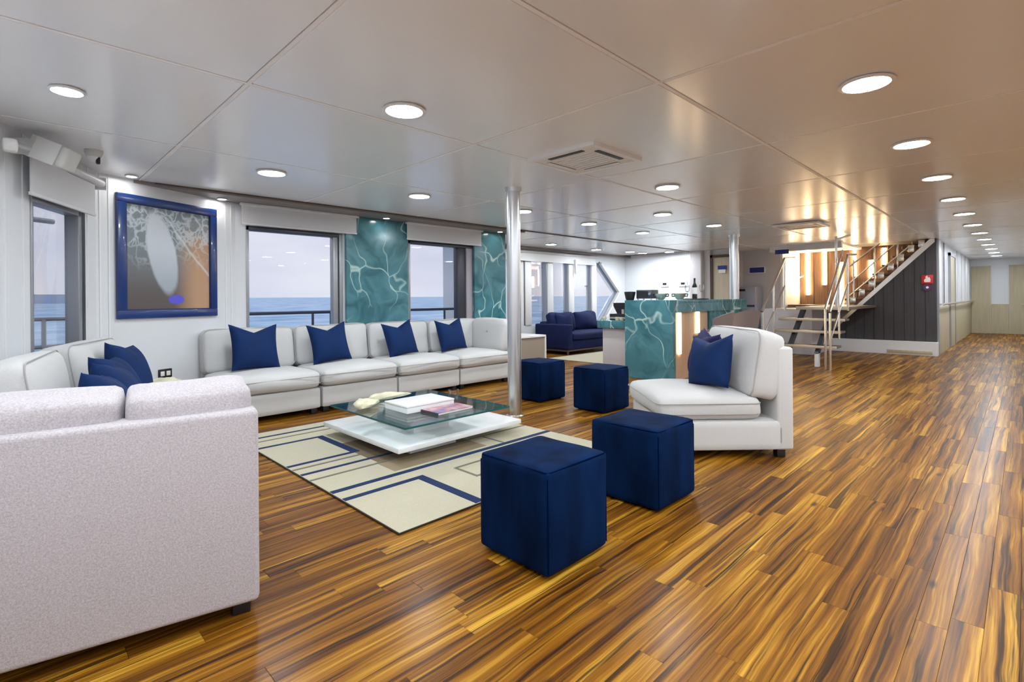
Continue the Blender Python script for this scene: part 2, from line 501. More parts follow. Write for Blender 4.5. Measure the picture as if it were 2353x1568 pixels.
    kr = nd('ShaderNodeValToRGB'); kr.color_ramp.elements[0].position = .035; kr.color_ramp.elements[0].color = (.9, .9, .9, 1)
    kr.color_ramp.elements[1].position = .10; kr.color_ramp.elements[1].color = (0, 0, 0, 1)
    L.new(vo.outputs['Distance'], kr.inputs['Fac'])
    mx2 = nd('ShaderNodeMix', data_type='RGBA'); mx2.inputs['B'].default_value = (0.022, 0.010, 0.006, 1)
    L.new(kr.outputs['Color'], mx2.inputs['Factor']); L.new(mx.outputs['Result'], mx2.inputs['A'])
    L.new(mx2.outputs['Result'], b.inputs['Base Color'])
    b.inputs['Roughness'].default_value = 0.5
    b.inputs['Specular IOR Level'].default_value = 0.1
    b.inputs['Coat Weight'].default_value = 0.24
    b.inputs['Coat Roughness'].default_value = 0.25
    bp = nd('ShaderNodeBump'); bp.inputs['Strength'].default_value = .12; bp.inputs['Distance'].default_value = .002
    L.new(f2.outputs[0], bp.inputs['Height']); L.new(bp.outputs['Normal'], b.inputs['Normal'])
    return m
M_floor = floor_wood()
M_floorbase = mat('floor_joint_dark', (0.03, 0.014, 0.006), 0.6)


def sea_mat():
    m, n, b = newmat('sea_water')
    geo = n.nodes.new('ShaderNodeNewGeometry')
    mpn = n.nodes.new('ShaderNodeMapping'); mpn.inputs['Scale'].default_value = (.06, .06, .06)
    n.links.new(geo.outputs['Position'], mpn.inputs['Vector'])
    z = n.nodes.new('ShaderNodeTexNoise'); z.inputs['Scale'].default_value = 1.0; z.inputs['Detail'].default_value = 9; z.inputs['Roughness'].default_value = .62
    n.links.new(mpn.outputs[0], z.inputs['Vector'])
    r = n.nodes.new('ShaderNodeValToRGB')
    r.color_ramp.elements[0].position = .36; r.color_ramp.elements[0].color = (.18, .42, .68, 1)
    r.color_ramp.elements[1].position = .66; r.color_ramp.elements[1].color = (.62, .80, .98, 1)
    n.links.new(z.outputs['Fac'], r.inputs['Fac'])
    n.links.new(r.outputs['Color'], b.inputs['Base Color'])
    b.inputs['Roughness'].default_value = .5
    b.inputs['Specular IOR Level'].default_value = .25
    return m
M_sea = sea_mat()


def art_mat():
    """under-water photograph: pale pebble-like form, caustic lines, brown ground (flat print)"""
    m, n, b = newmat('picture_print')
    L = n.links
    t = n.nodes.new('ShaderNodeTexCoord')
    sp = n.nodes.new('ShaderNodeSeparateXYZ'); L.new(t.outputs['Object'], sp.inputs[0])   # x: 0..1 across, z: 0..1 up
    def math_(op, a, b_=None, c=None):
        x = n.nodes.new('ShaderNodeMath'); x.operation = op
        for i, q in enumerate((a, b_, c)):
            if q is None: continue
            if isinstance(q, (int, float)): x.inputs[i].default_value = q
            else: L.new(q, x.inputs[i])
        return x.outputs[0]
    X, Z = sp.outputs['X'], sp.outputs['Z']
    def mix(fac, A, B):
        x = n.nodes.new('ShaderNodeMix'); x.data_type = 'RGBA'
        L.new(fac, x.inputs['Factor'])
        for s_, q in (('A', A), ('B', B)):
            if isinstance(q, tuple): x.inputs[s_].default_value = (*q, 1)
            else: L.new(q, x.inputs[s_])
        return x.outputs['Result']
    def ramp(v, a, b_):
        x = n.nodes.new('ShaderNodeMapRange'); x.interpolation_type = 'SMOOTHSTEP'
        x.inputs['From Min'].default_value = a; x.inputs['From Max'].default_value = b_
        L.new(v, x.inputs['Value']); return x.outputs['Result']
    def noise(s, d=5, dist=0.0):
        x = n.nodes.new('ShaderNodeTexNoise'); x.inputs['Scale'].default_value = s; x.inputs['Detail'].default_value = d; x.inputs['Distortion'].default_value = dist
        L.new(t.outputs['Object'], x.inputs['Vector']); return x.outputs['Fac']
    n1 = noise(3.0, 5, .6)
    base = mix(ramp(Z, .05, .75), (.105, .085, .08), (.21, .25, .275))
    right = math_('MULTIPLY', ramp(X, .5, .85), ramp(math_('ADD', math_('MULTIPLY', Z, -1.0), math_('MULTIPLY', n1, .4)), -.72, -.45))
    base = mix(right, base, (.50, .30, .18))
    # caustics
    vo = n.nodes.new('ShaderNodeTexVoronoi'); vo.feature = 'DISTANCE_TO_EDGE'; vo.inputs['Scale'].default_value = 7.5
    wv = n.nodes.new('ShaderNodeTexNoise'); wv.inputs['Scale'].default_value = 4.0; wv.inputs['Detail'].default_value = 4
    L.new(t.outputs['Object'], wv.inputs['Vector'])
    va = n.nodes.new('ShaderNodeVectorMath'); va.operation = 'ADD'
    vs = n.nodes.new('ShaderNodeVectorMath'); vs.operation = 'SCALE'; vs.inputs['Scale'].default_value = .5
    L.new(wv.outputs['Color'], vs.inputs[0]); L.new(vs.outputs[0], va.inputs[0]); L.new(t.outputs['Object'], va.inputs[1])
    L.new(va.outputs[0], vo.inputs['Vector'])
    ca = math_('SUBTRACT', 1.0, ramp(vo.outputs['Distance'], 0.0, .16))
    ca = math_('MULTIPLY', ca, ramp(math_('ADD', Z, math_('MULTIPLY', noise(2.5), .5)), .62, .95))
    base = mix(math_('MULTIPLY', ca, .62), base, (.66, .74, .80))
    # diagonal bright streak
    dl = math_('ABSOLUTE', math_('SUBTRACT', math_('ADD', Z, math_('MULTIPLY', X, .98)), math_('ADD', 1.33, math_('MULTIPLY', math_('SUBTRACT', n1, .5), .12))))
    st = math_('MULTIPLY', math_('SUBTRACT', 1.0, ramp(dl, .0, .03)), ramp(X, .38, .5))
    base = mix(math_('MULTIPLY', st, .7), base, (.66, .68, .70))
    # pale ellipse, tilted
    ex = math_('SUBTRACT', X, math_('ADD', .40, math_('MULTIPLY', math_('SUBTRACT', .55, Z), .22)))
    ez = math_('SUBTRACT', Z, .55)
    el = math_('ADD', math_('POWER', math_('DIVIDE', ex, .165), 2.0), math_('POWER', math_('DIVIDE', ez, .42), 2.0))
    body = math_('SUBTRACT', 1.0, ramp(math_('ADD', el, math_('MULTIPLY', math_('SUBTRACT', n1, .5), .5)), .75, 1.15))
    bodycol = mix(ramp(Z, .15, .7), (.36, .40, .45), (.60, .64, .70))
    base = mix(body, base, bodycol)
    # blue patch
    bx = math_('POWER', math_('DIVIDE', math_('SUBTRACT', X, .56), .10), 2.0)
    bz = math_('POWER', math_('DIVIDE', math_('SUBTRACT', Z, .10), .045), 2.0)
    bl = math_('SUBTRACT', 1.0, ramp(math_('ADD', math_('ADD', bx, bz), math_('MULTIPLY', math_('SUBTRACT', noise(9), .5), 1.6)), .6, 1.2))
    base = mix(bl, base, (.10, .09, .62))
    L.new(base, b.inputs['Base Color'])
    b.inputs['Roughness'].default_value = .55
    return m
M_art = art_mat()


# ================================================================== the setting
H = 2.24
X0, DX = 0.883, 1.487
Y0, DY = 1.306, 1.441

# ---- sea, island, outside deck
g = G()
g.v = [(-7000, -7000, -6), (7000, -7000, -6), (7000, 7000, -6), (-7000, 7000, -6)]; g.f = [(0, 1, 2, 3)]
sea = part('sea', g, M_sea, smooth=False)
sea.rotation_euler = (R(0.36), R(-0.08), 0)
sea['kind'] = 'structure'
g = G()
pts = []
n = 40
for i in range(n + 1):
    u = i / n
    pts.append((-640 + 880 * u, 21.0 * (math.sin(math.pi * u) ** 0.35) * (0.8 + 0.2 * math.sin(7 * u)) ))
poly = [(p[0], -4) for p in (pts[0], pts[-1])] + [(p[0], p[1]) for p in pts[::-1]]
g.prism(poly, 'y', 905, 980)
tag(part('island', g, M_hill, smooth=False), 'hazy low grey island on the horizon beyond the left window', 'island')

# ---- floor
FX0, FX1, FY0, FY1 = -3.4, 21.2, -5.7, 7.6
g = G(); g.box(FX0, FX1, FY0, FY1, -0.2, -0.006)
floor = struct('floor', g, M_floorbase)
PL, PW, GAP = 0.94, 0.088, 0.0006
def plank_geo(g, x0, x1, y0, y1):
    b = 0.0008
    v = [(x0, y0, -b), (x1, y0, -b), (x1, y1, -b), (x0, y1, -b), (x0 + b, y0 + b, 0), (x1 - b, y0 + b, 0), (x1 - b, y1 - b, 0), (x0 + b, y1 - b, 0),
         (x0, y0, -.006), (x1, y0, -.006), (x1, y1, -.006), (x0, y1, -.006)]
    f = [(4, 5, 6, 7), (0, 1, 5, 4), (1, 2, 6, 5), (2, 3, 7, 6), (3, 0, 4, 7), (8, 9, 1, 0), (9, 10, 2, 1), (10, 11, 3, 2), (11, 8, 0, 3)]
    g.add(v, f)
pg = G(); plank_geo(pg, GAP / 2, PL - GAP / 2, GAP / 2, PW - GAP / 2)
plank_me = pg.mesh('plank', M_floor, smooth=False)
cy, sy = math.cos(YAW), math.sin(YAW)
near = []; rest = []
row = 0; y = FY0
while y < FY1 - 1e-6:
    x = FX0 - random.random() * PL
    while x < FX1:
        cxm, cym = x + PL / 2, y + PW / 2
        d = cxm * cy + cym * sy; r = cxm * sy - cym * cy
        vis = d > 1.15 and abs(r) < d * 1.08 + .25 and cym > -0.3
        # hidden below the rug or under the near sofa
        if 1.45 < x and x + PL < 3.25 and 2.2 < y < 4.6: vis = False
        if x + PL < 0.6 and y > 2.2: vis = False
        full = x > FX0 and x + PL < FX1
        (near if (vis and full) else rest).append((d, x, y))
        x += PL
    y += PW
near.sort()
for d, x, y in near[:300]:
    link('plank', plank_me, floor, (x, y, 0))
rg = G()
for d, x, y in near[300:] + rest:
    plank_geo(rg, max(FX0, x) + GAP / 2, min(FX1, x + PL) - GAP / 2, y + GAP / 2, min(FY1, y + PW) - GAP / 2)
o = part('floor_planking', rg, M_floor, floor, smooth=False)
o['kind'] = 'stuff'

# ---- ceiling: slab, panels, joint strips
g = G()
g.box(FX0, 6.0, FY0, 6.15, H + .012, H + .12)
g.box(6.0, 14.0, FY0, 7.6, H + .012, H + .12)
g.box(14.0, FX1, -.3, 1.4, H + .012, H + .12)
ceiling = struct('ceiling', g, M_gap)
cg = G(); gp = .0135
cg.box(gp, DX - gp, gp, DY - gp, 0, .012, b=.003, seg=1)
panel_me = cg.mesh('ceiling_panel', M_ceil, smooth=False)
i0, i1 = -3, 14
for i in range(i0, i1):
    x = X0 + i * DX
    for j in range(-5, 5):
        y = Y0 + j * DY
        if j >= 3 and (x < 5.2 or x > 11.0): continue
        if j >= 2 and x < -1.0: continue
        if j == 4 and y + DY > 8.6: continue
        if x > 12.6 and not (j == -1): continue
        if j < -1 and x > 8.0: continue
        link('ceiling_panel', panel_me, ceiling, (x, y, H))
for j in range(-4, 4):
    y = Y0 + j * DY
    if j == 3: continue
    g = G(); xe = 21.2 if j in (-1, 0) else (13.9 if j > 0 else 8.0)
    g.box(-3.2, xe, y - .010, y + .010, H - .001, H + .012)
    part('joint_strip', g, M_joint, ceiling, smooth=False)
for i in range(-2, 14):
    x = X0 + i * DX
    g = G()
    y0_, y1_ = (-5.5 if x < 8 else -.1), (5.62 if x < 5.2 else (7.4 if x < 11 else (5.6 if x < 12.6 else 1.3)))
    g.box(x - .010, x + .010, y0_, y1_, H - .0005, H + .012)
    part('joint_strip', g, M_joint, ceiling, smooth=False)

# dark brown fascia strip along the edge of the main ceiling, and the soffit above the blinds
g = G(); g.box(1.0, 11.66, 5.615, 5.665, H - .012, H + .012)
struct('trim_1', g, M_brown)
g = G(); g.prism([(0.76, 5.60), (1.0, 5.625), (5.95, 5.66), (5.95, 6.08), (1.80, 6.08)], 'z', H - .028, H + .012)
struct('trim_2', g, M_soffit)  # soffit strip, shaded by its colour

# ---- curved end wall (left)
def wseg(A, B, holes, z0=0.0, z1=H + .02, t=.09, g=None):
    """wall from A to B; its room side lies to the right of A->B. holes: (s0, s1, z0, z1)"""
    g = g or G()
    A = Vector((A[0], A[1], 0)); B = Vector((B[0], B[1], 0))
    L = (B - A).length
    ang = math.atan2(B.y - A.y, B.x - A.x)
    M = Matrix.Translation(A) @ Matrix.Rotation(ang, 4, 'Z')
    s = 0.0
    for (a, b, h0, h1) in sorted(holes):
        g.box(s, a, 0, t, z0, z1, M=M)
        if h0 > z0: g.box(a, b, 0, t, z0, h0, M=M)
        if h1 < z1: g.box(a, b, 0, t, h1, z1, M=M)
        s = b
    g.box(s, L, 0, t, z0, z1, M=M)
    return g, M
P0, P1, P2, P3 = (-2.18, -5.6), (0.0, 4.36), (0.56, 5.48), (1.80, 6.05)
g, _ = wseg(P0, P1, [])
g, MW = wseg(P1, P2, [(0.30, 1.03, 0.62, 1.87)], g=g)
g, MP = wseg(P2, P3, [], g=g)
wall_left = struct('wall_left', g, M_white)
# vertical joint battens of the panelling
for M_, ss in ((MW, (0.03, 0.22, 1.10)), (MP, (0.03, 0.10, 1.24, 1.31))):
    for s_ in ss:
        g = G(); g.box(s_ - .006, s_ + .006, -.005, 0.0, 0, H, M=M_)
        part('panel_batten', g, M_trimw, wall_left, smooth=False)
# left window frame and pane
def window(name, M, s0, s1, z0, z1, jamb, depth=.09, fw=.035, off=.02):
    g = G(); g.box(s0, s1, off + .035, off + .041, z0, z1, M=M)
    w = struct(name, g, M_pane)
    return w
w1 = window('window_1', MW, .32, 1.01, .62, 1.86, None)
for nm, bx in (('window_frame', (.30, .325, -.01, .08, .60, 1.88)), ('window_frame', (.93, .985, -.012, .08, .60, 1.88)), ('window_frame', (.30, 1.03, -.012, .08, 1.82, 1.88))):
    g = G(); g.box(*bx, b=.004, M=MW); part(nm, g, M_alu, w1)
g = G(); g.box(.985, 1.035, -.014, .08, .60, 1.88, b=.004, M=MW); part('window_frame', g, M_alud, w1, label='dark right jamb of the left window')

# ---- window wall behind the long sofa
WY = 6.05
g = G()
g.box(1.78, 5.86, WY, WY + .10, 0, .58)
g.box(1.78, 5.86, WY, WY + .10, 1.98, H + .02)
g.box(1.78, 1.905, WY, WY + .10, .58, 1.98)
g.box(3.03, 4.0, WY, WY + .10, .58, 1.98)
g.box(5.22, 5.86, WY, WY + .10, .58, 1.98)
g.box(5.78, 5.86, WY + .10, 7.6, 0, H + .02)
wall_window = struct('wall_window', g, M_white)
for k, (a, b) in enumerate(((1.905, 3.03), (4.0, 5.22))):
    g = G(); g.box(a + .01, b - .01, WY + .05, WY + .056, .58, 1.98)
    w = struct('window_%d' % (k + 2), g, M_pane)
    for bx, mt in (((a, a + .03, WY - .01, WY + .09, .58, 1.98), M_alu), ((b - .045, b, WY - .012, WY + .09, .58, 1.98), M_alu),
                   ((a, b, WY - .01, WY + .09, 1.93, 1.98), M_alud), ((a, b, WY - .01, WY + .09, .56, .60), M_alu)):
        g = G(); g.box(*bx, b=.004); part('window_frame', g, mt, w)
    if k == 0:
        g = G(); g.box(b - .12, b - .06, WY + .0, WY + .09, .58, 1.98, b=.004); part('mullion', g, M_alu, w)
    else:
        g = G(); g.box(b - .33, b - .17, WY + .02, WY + .12, .58, 1.98, b=.006); part('mullion', g, M_alud, w, label='dark sliding stile at right of the window')
        g = G(); g.box(b - .17, b - .05, WY - .0, WY + .10, .58, 1.98, b=.006); part('mullion', g, mat('lilac_jamb', (.42, .38, .42), .5), w)

# teal marble panels between the windows
g = G(); g.box(3.06, 3.965, WY - .05, WY - .002, .0, H - .03, b=.003, seg=1)
tag(part('marble_panel', g, M_teal), 'teal veined marble wall panel between the two windows behind the long sofa', 'wall panel')
g = G(); g.box(5.17, 5.84, WY - .05, WY - .002, .0, H - .03, b=.003, seg=1)
tag(part('marble_panel', g, M_teal), 'narrower teal marble wall panel partly hidden behind the near steel column', 'wall panel')

# blinds
def blind(label, M, s0, s1, zt, zb, y):
    t = thing('roller_blind', label, 'blind')
    g = G(); g.box(s0, s1, y - .004, y + .004, zb, zt, M=M); part('blind_fabric', g, M_blind, t, smooth=False)
    g = G(); g.box(s0 - .005, s1 + .005, y - .010, y + .010, zb - .022, zb, b=.004, M=M); part('bottom_bar', g, M_blindbox, t)
    return t
MI = Matrix.Identity(4)
MWIN = Matrix.Translation((0, 0, 0))
t = blind('pale grey roller blind half lowered over the left window beside the picture', MW, .16, 1.05, 2.09, 1.86, -.07)
g = G(); g.tube([(.10, -.06, 2.13), (1.20, -.06, 2.13)], .035, 12, M=MW); part('blind_tube', g, M_blindbox, t)
for s_ in (.10, 1.20):
    g = G(); g.box(s_ - .012, s_ + .012, -.10, 0, 2.08, 2.18, b=.006, M=MW); part('bracket', g, M_blindbox, t)
t = blind('wide lilac grey roller blind above the first sea window right of the picture', MI, 1.84, 3.18, 2.205, 2.0, 5.965)
g = G(); g.box(1.82, 3.20, 5.925, 5.995, 2.185, 2.212, b=.008); part('cassette', g, M_blindbox, t)
t = blind('lilac grey roller blind above the second sea window between the marble panels', MI, 3.925, 5.27, 2.205, 1.99, 5.955)
g = G(); g.box(3.91, 5.29, 5.915, 5.985, 2.185, 2.212, b=.008); part('cassette', g, M_blindbox, t)

# ---- side deck with railing outside
g = G(); g.box(-4.0, 5.75, 6.16, 7.6, -.25, -.05); g.prism([(-3.9, 2.2), (-.2, 4.3), (.45, 5.7), (1.7, 6.3), (1.7, 7.6), (-3.9, 7.6)], 'z', -.25, -.05)
struct('trim_3', g, M_deck)
t = thing('deck_railing', 'dark metal deck railing outside the windows above the sea', 'railing')
g = G(); g.tube([(0.9, 7.2, .98), (6.4, 7.2, .98)], .022, 8); part('top_rail', g, M_railout, t)
for x in (0.95, 2.1, 3.15, 3.42, 4.6, 5.5):
    g = G(); g.tube([(x, 7.2, -.05), (x, 7.2, .98)], .018, 8); part('post', g, M_railout, t)
t = thing('curved_railing', 'pale grey railing bars outside the left window', 'railing')
for z in (.98, .70, .42):
    g = G(); g.tube([(-2.8, 4.6, z), (-1.6, 6.0, z), (-.4, 6.8, z), (.84, 7.17, z)], .02, 8); part('rail', g, M_alu, t)
for p in ((-2.2, 5.3), (-1.0, 6.4), (.3, 7.0)):
    g = G(); g.tube([(p[0], p[1], -.05), (p[0], p[1], .98)], .02, 8); part('post', g, M_alu, t)
t = thing('awning_frame', 'white awning truss outside at the top of the left window', 'awning')
for a, b in (((-2.6, 5.6, 2.02), (.4, 7.4, 2.02)), ((-2.6, 5.6, 2.28), (.4, 7.4, 2.28)), ((-1.9, 6.02, 2.02), (-1.4, 6.32, 2.28)), ((-1.4, 6.32, 2.28), (-.9, 6.62, 2.02)),
             ((-.9, 6.62, 2.02), (-.4, 6.92, 2.28)), ((-.4, 6.92, 2.28), (.1, 7.22, 2.02))):
    g = G(); g.tube([a, b], .028, 8); part('awning_bar', g, M_alu if a[2] < 2.1 and b[2] < 2.1 else M_foam_white, t)

# ---- far lounge: side windows ending in a point, end wall
SY = 7.5
g = G()
g.box(5.86, 11.75, SY, SY + .1, 0, .58)
g.box(5.86, 11.75, SY, SY + .1, 2.02, H + .02)
g.box(5.86, 7.85, SY, SY + .1, .58, 2.02)
g.prism([(10.5, 2.02), (11.33, 1.30), (10.62, .58), (11.75, .58), (11.75, 2.02)], 'y', SY, SY + .1)
wall_side = struct('wall_side', g, M_white)
g = G(); g.prism([(7.85, .58), (10.62, .58), (11.33, 1.30), (10.5, 2.02), (7.85, 2.02)], 'y', SY + .05, SY + .056)
w4 = struct('window_4', g, M_pane)
for x in (7.86, 8.58, 9.33, 10.22):
    g = G(); g.box(x, x + .20, SY - .02, SY + .14, .58, 2.02, b=.02, seg=2); part('mullion', g, M_trimw, w4)
    g = G(); g.box(x - .03, x + .005, SY - .0, SY + .14, .58, 2.02); part('mullion', g, M_alu, w4, smooth=False)
for a, b in (((10.5, 2.02), (11.33, 1.30)), ((11.33, 1.30), (10.62, .58))):
    g = G(); g.tube([(a[0], SY - .01, a[1]), (b[0], SY - .01, b[1])], .05, 6); part('window_frame', g, M_alu, w4)
    g = G(); g.tube([(a[0] + .10, SY - .015, a[1]), (b[0] + .10, SY - .015, b[1])], .035, 6); part('window_frame', g, M_trimw, w4)
t = thing('roller_blind', 'long white rolled blind above the far side windows behind the blue sofa', 'blind')
g = G(); g.box(5.95, 10.3, SY - .07, SY - .055, 1.95, 2.13); part('blind_fabric', g, M_trimw, t, smooth=False)
g = G(); g.box(5.92, 10.34, SY - .10, SY - .02, 2.12, 2.17, b=.01); part('cassette', g, M_blindbox, t)
g = G(); g.box(5.86, 11.7, SY - .18, SY - .10, H - .05, H - .002); struct('trim_4', g, M_soffit)
g = G(); g.box(9.45, 9.50, SY - .13, SY - .08, 1.72, 2.05, b=.008); tag(part('blind_pull', g, M_trimw), 'short white vertical blind bracket hanging between the far side windows', 'bracket')

g = G(); g.box(11.7, 11.8, 4.75, 7.6, 0, H + .02); wall_far = struct('wall_far', g, M_white)
g = G(); g.box(11.50, 11.72, 5.30, 5.62, 0, H + .02, b=.03); struct('trim_5', g, M_wallgrey)
g = G(); g.box(11.62, 11.72, 5.16, 5.30, 0, H + .02, b=.01); struct('trim_6', g, M_trimw)
# door in the far wall
g = G(); g.box(11.64, 11.72, 4.60, 5.10, 0, 2.06, b=.004); door1 = struct('door_1', g, M_doorb)
for bx in ((11.62, 11.72, 5.10, 5.16, 0, 2.12), (11.62, 11.72, 4.60, 5.16, 2.06, 2.12)):
    g = G(); g.box(*bx); part('door_frame', g, M_brown, door1, smooth=False)
g = G(); g.box(11.62, 11.635, 4.78, 4.98, 1.78, 1.87); tag(part('door_sign', g, M_blue, smooth=False), 'small blue sign with a white lower half on the beige door', 'sign')
g = G(); g.box(11.622, 11.633, 4.80, 4.96, 1.70, 1.78); o = part('notice', g, M_signw, bpy.data.objects['door_sign'], smooth=False)
# round sockets on the far white wall
for k, y in enumerate((6.34, 5.86)):
    t = thing('wall_socket', ('left' if k == 0 else 'right') + ' one of two small dark sockets in white plates on the far wall', 'socket', (11.69, y, 1.49))
    g = G(); g.box(-.01, .005, -.11, .11, -.075, .075, b=.006); part('plate', g, M_trimw, t)
    g = G(); g.box(-.02, -.008, -.05, .05, -.025, .025, b=.006); part('socket_face', g, M_black, t)

# ---- lobby wall behind the bar (lilac) and stairwell
g = G()
g.box(11.8, 12.5, 4.75, 4.85, 0, H + .02)
g.box(12.5, 12.6, 3.92, 4.85, 0, H + .02)
struct('wall_lobby', g, M_wallgrey)
g = G(); g.box(12.36, 12.44, 4.78, 4.84, 0, H); struct('trim_7', g, M_copper)
g = G(); g.box(12.46, 12.495, 4.24, 4.60, 1.70, 1.85, b=.004); s_ = tag(part('lobby_sign', g, M_signw), 'white framed dark blue rectangular sign on the lobby wall beside the stairs', 'sign')
g = G(); g.box(12.452, 12.46, 4.26, 4.58, 1.715, 1.835); part('sign_face', g, M_blue, s_, smooth=False)
g = G(); g.box(11.4, 11.42, 3.42, 3.68, 2.03, 2.12, b=.003); s_ = tag(part('hanging_sign', g, M_blue), 'small blue sign hanging below the ceiling left of the stairs', 'sign')
for y in (3.47, 3.63):
    g = G(); g.cyl((11.41, y, 2.11), (11.41, y, H), .004, n=6); part('hanger', g, M_steel, s_)
# stairwell walls: white return, walnut back wall with light strips
g = G(); g.box(12.49, 13.80, 3.87, 3.918, 0, H + .4); g.box(13.80, 13.95, 1.2, 4.3, 0, H + .4)
struct('wall_stair', g, M_trimw)
g = G(); g.box(13.72, 13.80, 1.25, 3.86, .85, H + .3)
walnut = struct('wall_back', g, M_walnut)
for y in [1.25 + .29 * k for k in range(1, 9)]:
    g = G(); g.box(13.71, 13.722, y - .004, y + .004, .85, H + .2); part('panel_batten', g, M_brown, walnut, smooth=False)
led_labels = ['leftmost warm light strip, long, on the walnut wall behind the stairs', 'second warm light strip from the left on the walnut stair wall',
              'long low warm light strip right behind the stair posts', 'warm light strip fourth from the left, high on the stair wall',
              'short warm light strip above the upper flight of stairs', 'rightmost short warm light strip near the top of the stairs']
for (y, zb, zt), lb in zip(((3.69, 1.19, 2.2), (3.34, 1.42, 2.2), (3.0, .98, 1.93), (2.735, 1.60, 2.2), (2.43, 1.55, 1.95), (2.19, 1.80, 2.2)), led_labels):
    t = thing('light_strip', lb, 'wall light', (13.70, y, zb), group=None)
    g = G(); g.box(-.01, .02, -.035, .035, 0, zt - zb); part('diffuser', g, E_led, t, smooth=False)
    for z in (-.02, zt - zb):
        g = G(); g.box(-.012, .02, -.037, .037, z, z + .02); part('end_cap', g, M_copper, t, smooth=False)
t = thing('light_strip', 'pale light strip on the white return wall left of the walnut panelling', 'wall light', (13.1, 3.866, 1.25))
g = G(); g.box(-.05, .05, -.012, .003, 0, .90); part('diffuser', g, E_led3, t, smooth=False)
g = G(); g.box(-.052, .052, -.014, .003, -.02, 0); part('end_cap', g, M_trimw, t, smooth=False)
# bulkhead above the landing
g = G(); g.box(11.9, 12.0, 2.60, 3.95, 2.12, H + .01); g.box(12.0, 13.7, 2.60, 3.95, 2.20, H + .01)
struct('trim_8', g, M_trimw)

# charcoal wall below the upper flight
g = G(); g.prism([(3.35, .25), (1.20, .25), (1.20, H + .02), (1.27, 2.24), (2.87, .46), (3.1, .44), (3.35, .44)][::-1], 'x', 12.6, 12.68)
wall_under = struct('wall_under_stair', g, M_charcoal)
for k in range(1, 11):
    y = 1.2 + k * .165
    zt = min(2.22, .46 + (2.87 - y) * (2.24 - .46) / 1.6)
    g = G(); g.box(12.594, 12.602, y - .004, y + .004, .26, max(.3, zt - .03)); part('panel_batten', g, M_black, wall_under, smooth=False)
g = G(); g.box(12.45, 12.68, 1.18, 3.3, 0, .26, b=.006); struct('baseboard_stair', g, M_trimw)
g = G(); g.box(12.435, 12.452, 1.25, 1.95, .03, .09, b=.003); tag(part('base_cover', g, M_beige), 'beige cover strip at the foot of the white plinth below the charcoal wall', 'cover')
# fire sign
t = thing('fire_sign', 'red fire equipment sign with white flame on the charcoal wall', 'sign', (12.59, 1.335, 1.46))
g = G(); g.box(-.008, 0, -.088, .088, -.085, .085, b=.004); part('sign_plate', g, M_red, t)
g = G(); g.prism([(-.045, -.055), (.045, -.055), (.05, -.01), (.022, .02), (.03, .05), (0, .075), (-.012, .03), (-.03, .045), (-.05, 0)], 'x', -.012, -.006); part('flame_symbol', g, M_signw, t, smooth=False)
g = G(); g.cyl((-.012, 0, -.155), (0, 0, -.155), .066, n=20); part('round_plate', g, M_plum, t)
g = G(); g.cyl((-.016, 0, -.155), (-.01, 0, -.155), .022, n=14); part('dot_symbol', g, M_signw, t)

# ---- corridor
g = G(); g.box(12.68, 21.1, 1.2, 1.3, 0, H + .02); g.box(8.1, 21.1, -.35, -.25, 0, H + .02)
wc = struct('wall_corridor', g, M_white)
g = G(); g.box(12.70, 21.0, 1.185, 1.2, .0, .93, b=.003, seg=1); part('wainscot', g, M_beige, wc)
g = G(); g.tube([(12.75, 1.12, .98), (21.0, 1.12, .98)], .022, 10); hr = tag(part('corridor_handrail', g, M_chrome), 'steel handrail along the left corridor wall', 'handrail')
for x in (12.9, 14.3, 15.4, 17.0, 18.7, 20.4):
    g = G(); g.cyl((x, 1.2, .98), (x, 1.12, .98), .012, n=8); part('bracket', g, M_steel, hr)
g = G(); g.box(14.75, 15.75, 1.17, 1.205, 0, 2.02, b=.003, seg=1); d2 = struct('door_2', g, M_beige)
for bx in ((14.66, 14.75, 1.155, 1.21, 0, 2.08), (15.75, 15.84, 1.155, 1.21, 0, 2.08), (14.66, 15.84, 1.155, 1.21, 2.02, 2.09)):
    g = G(); g.box(*bx); part('door_frame', g, M_alu, d2, smooth=False)
g = G(); g.box(12.66, 12.74, 1.17, 1.21, 0, H + .02); struct('trim_9', g, M_alu)
# panel joints of the corridor wall
for x in (13.5, 16.6, 17.8, 19.0, 20.2):
    g = G(); g.box(x - .012, x + .012, 1.18, 1.2, .93, H); part('panel_batten', g, M_wallgrey, wc, smooth=False)
g = G(); g.box(21.0, 21.1, -.35, 1.3, 0, H + .02); we = struct('wall_corridor_end', g, M_white)
g = G(); g.box(20.98, 21.0, .36, .74, 0, .88, b=.003, seg=1); part('wainscot', g, M_beige, we)
g = G(); g.box(20.96, 21.0, .75, 1.18, 0, 2.02, b=.004); d3 = struct('door_3', g, M_beige)
g = G(); g.box(20.95, 20.99, .74, .76, 0, 2.03); part('door_frame', g, M_doorb, d3, smooth=False)
g = G(); g.box(20.96, 21.0, -.28, .33, 0, 2.02, b=.004); d4 = struct('door_4', g, M_beige)
g = G(); g.box(20.95, 20.99, .325, .35, 0, 2.03); part('door_frame', g, M_doorb, d4, smooth=False)
g = G(); g.tube([(20.96, .07, .86), (20.90, .07, .86), (20.90, -.06, .86)], .012, 8); part('door_handle', g, M_steel, d4)

# ---- walls of the saloon behind the camera
g = G()
g.box(-3.4, 8.2, -5.7, -5.6, 0, .6); g.box(-3.4, 8.2, -5.7, -5.6, 1.95, H + .02)
for a, b in ((-3.4, -1.8), (-.4, 0.2), (1.6, 2.2), (3.6, 4.2), (5.6, 8.2)):
    g.box(a, b, -5.7, -5.6, .6, 1.95)
g.box(8.1, 8.2, -5.6, -.351, 0, H + .02)
struct('wall_right', g, M_white)


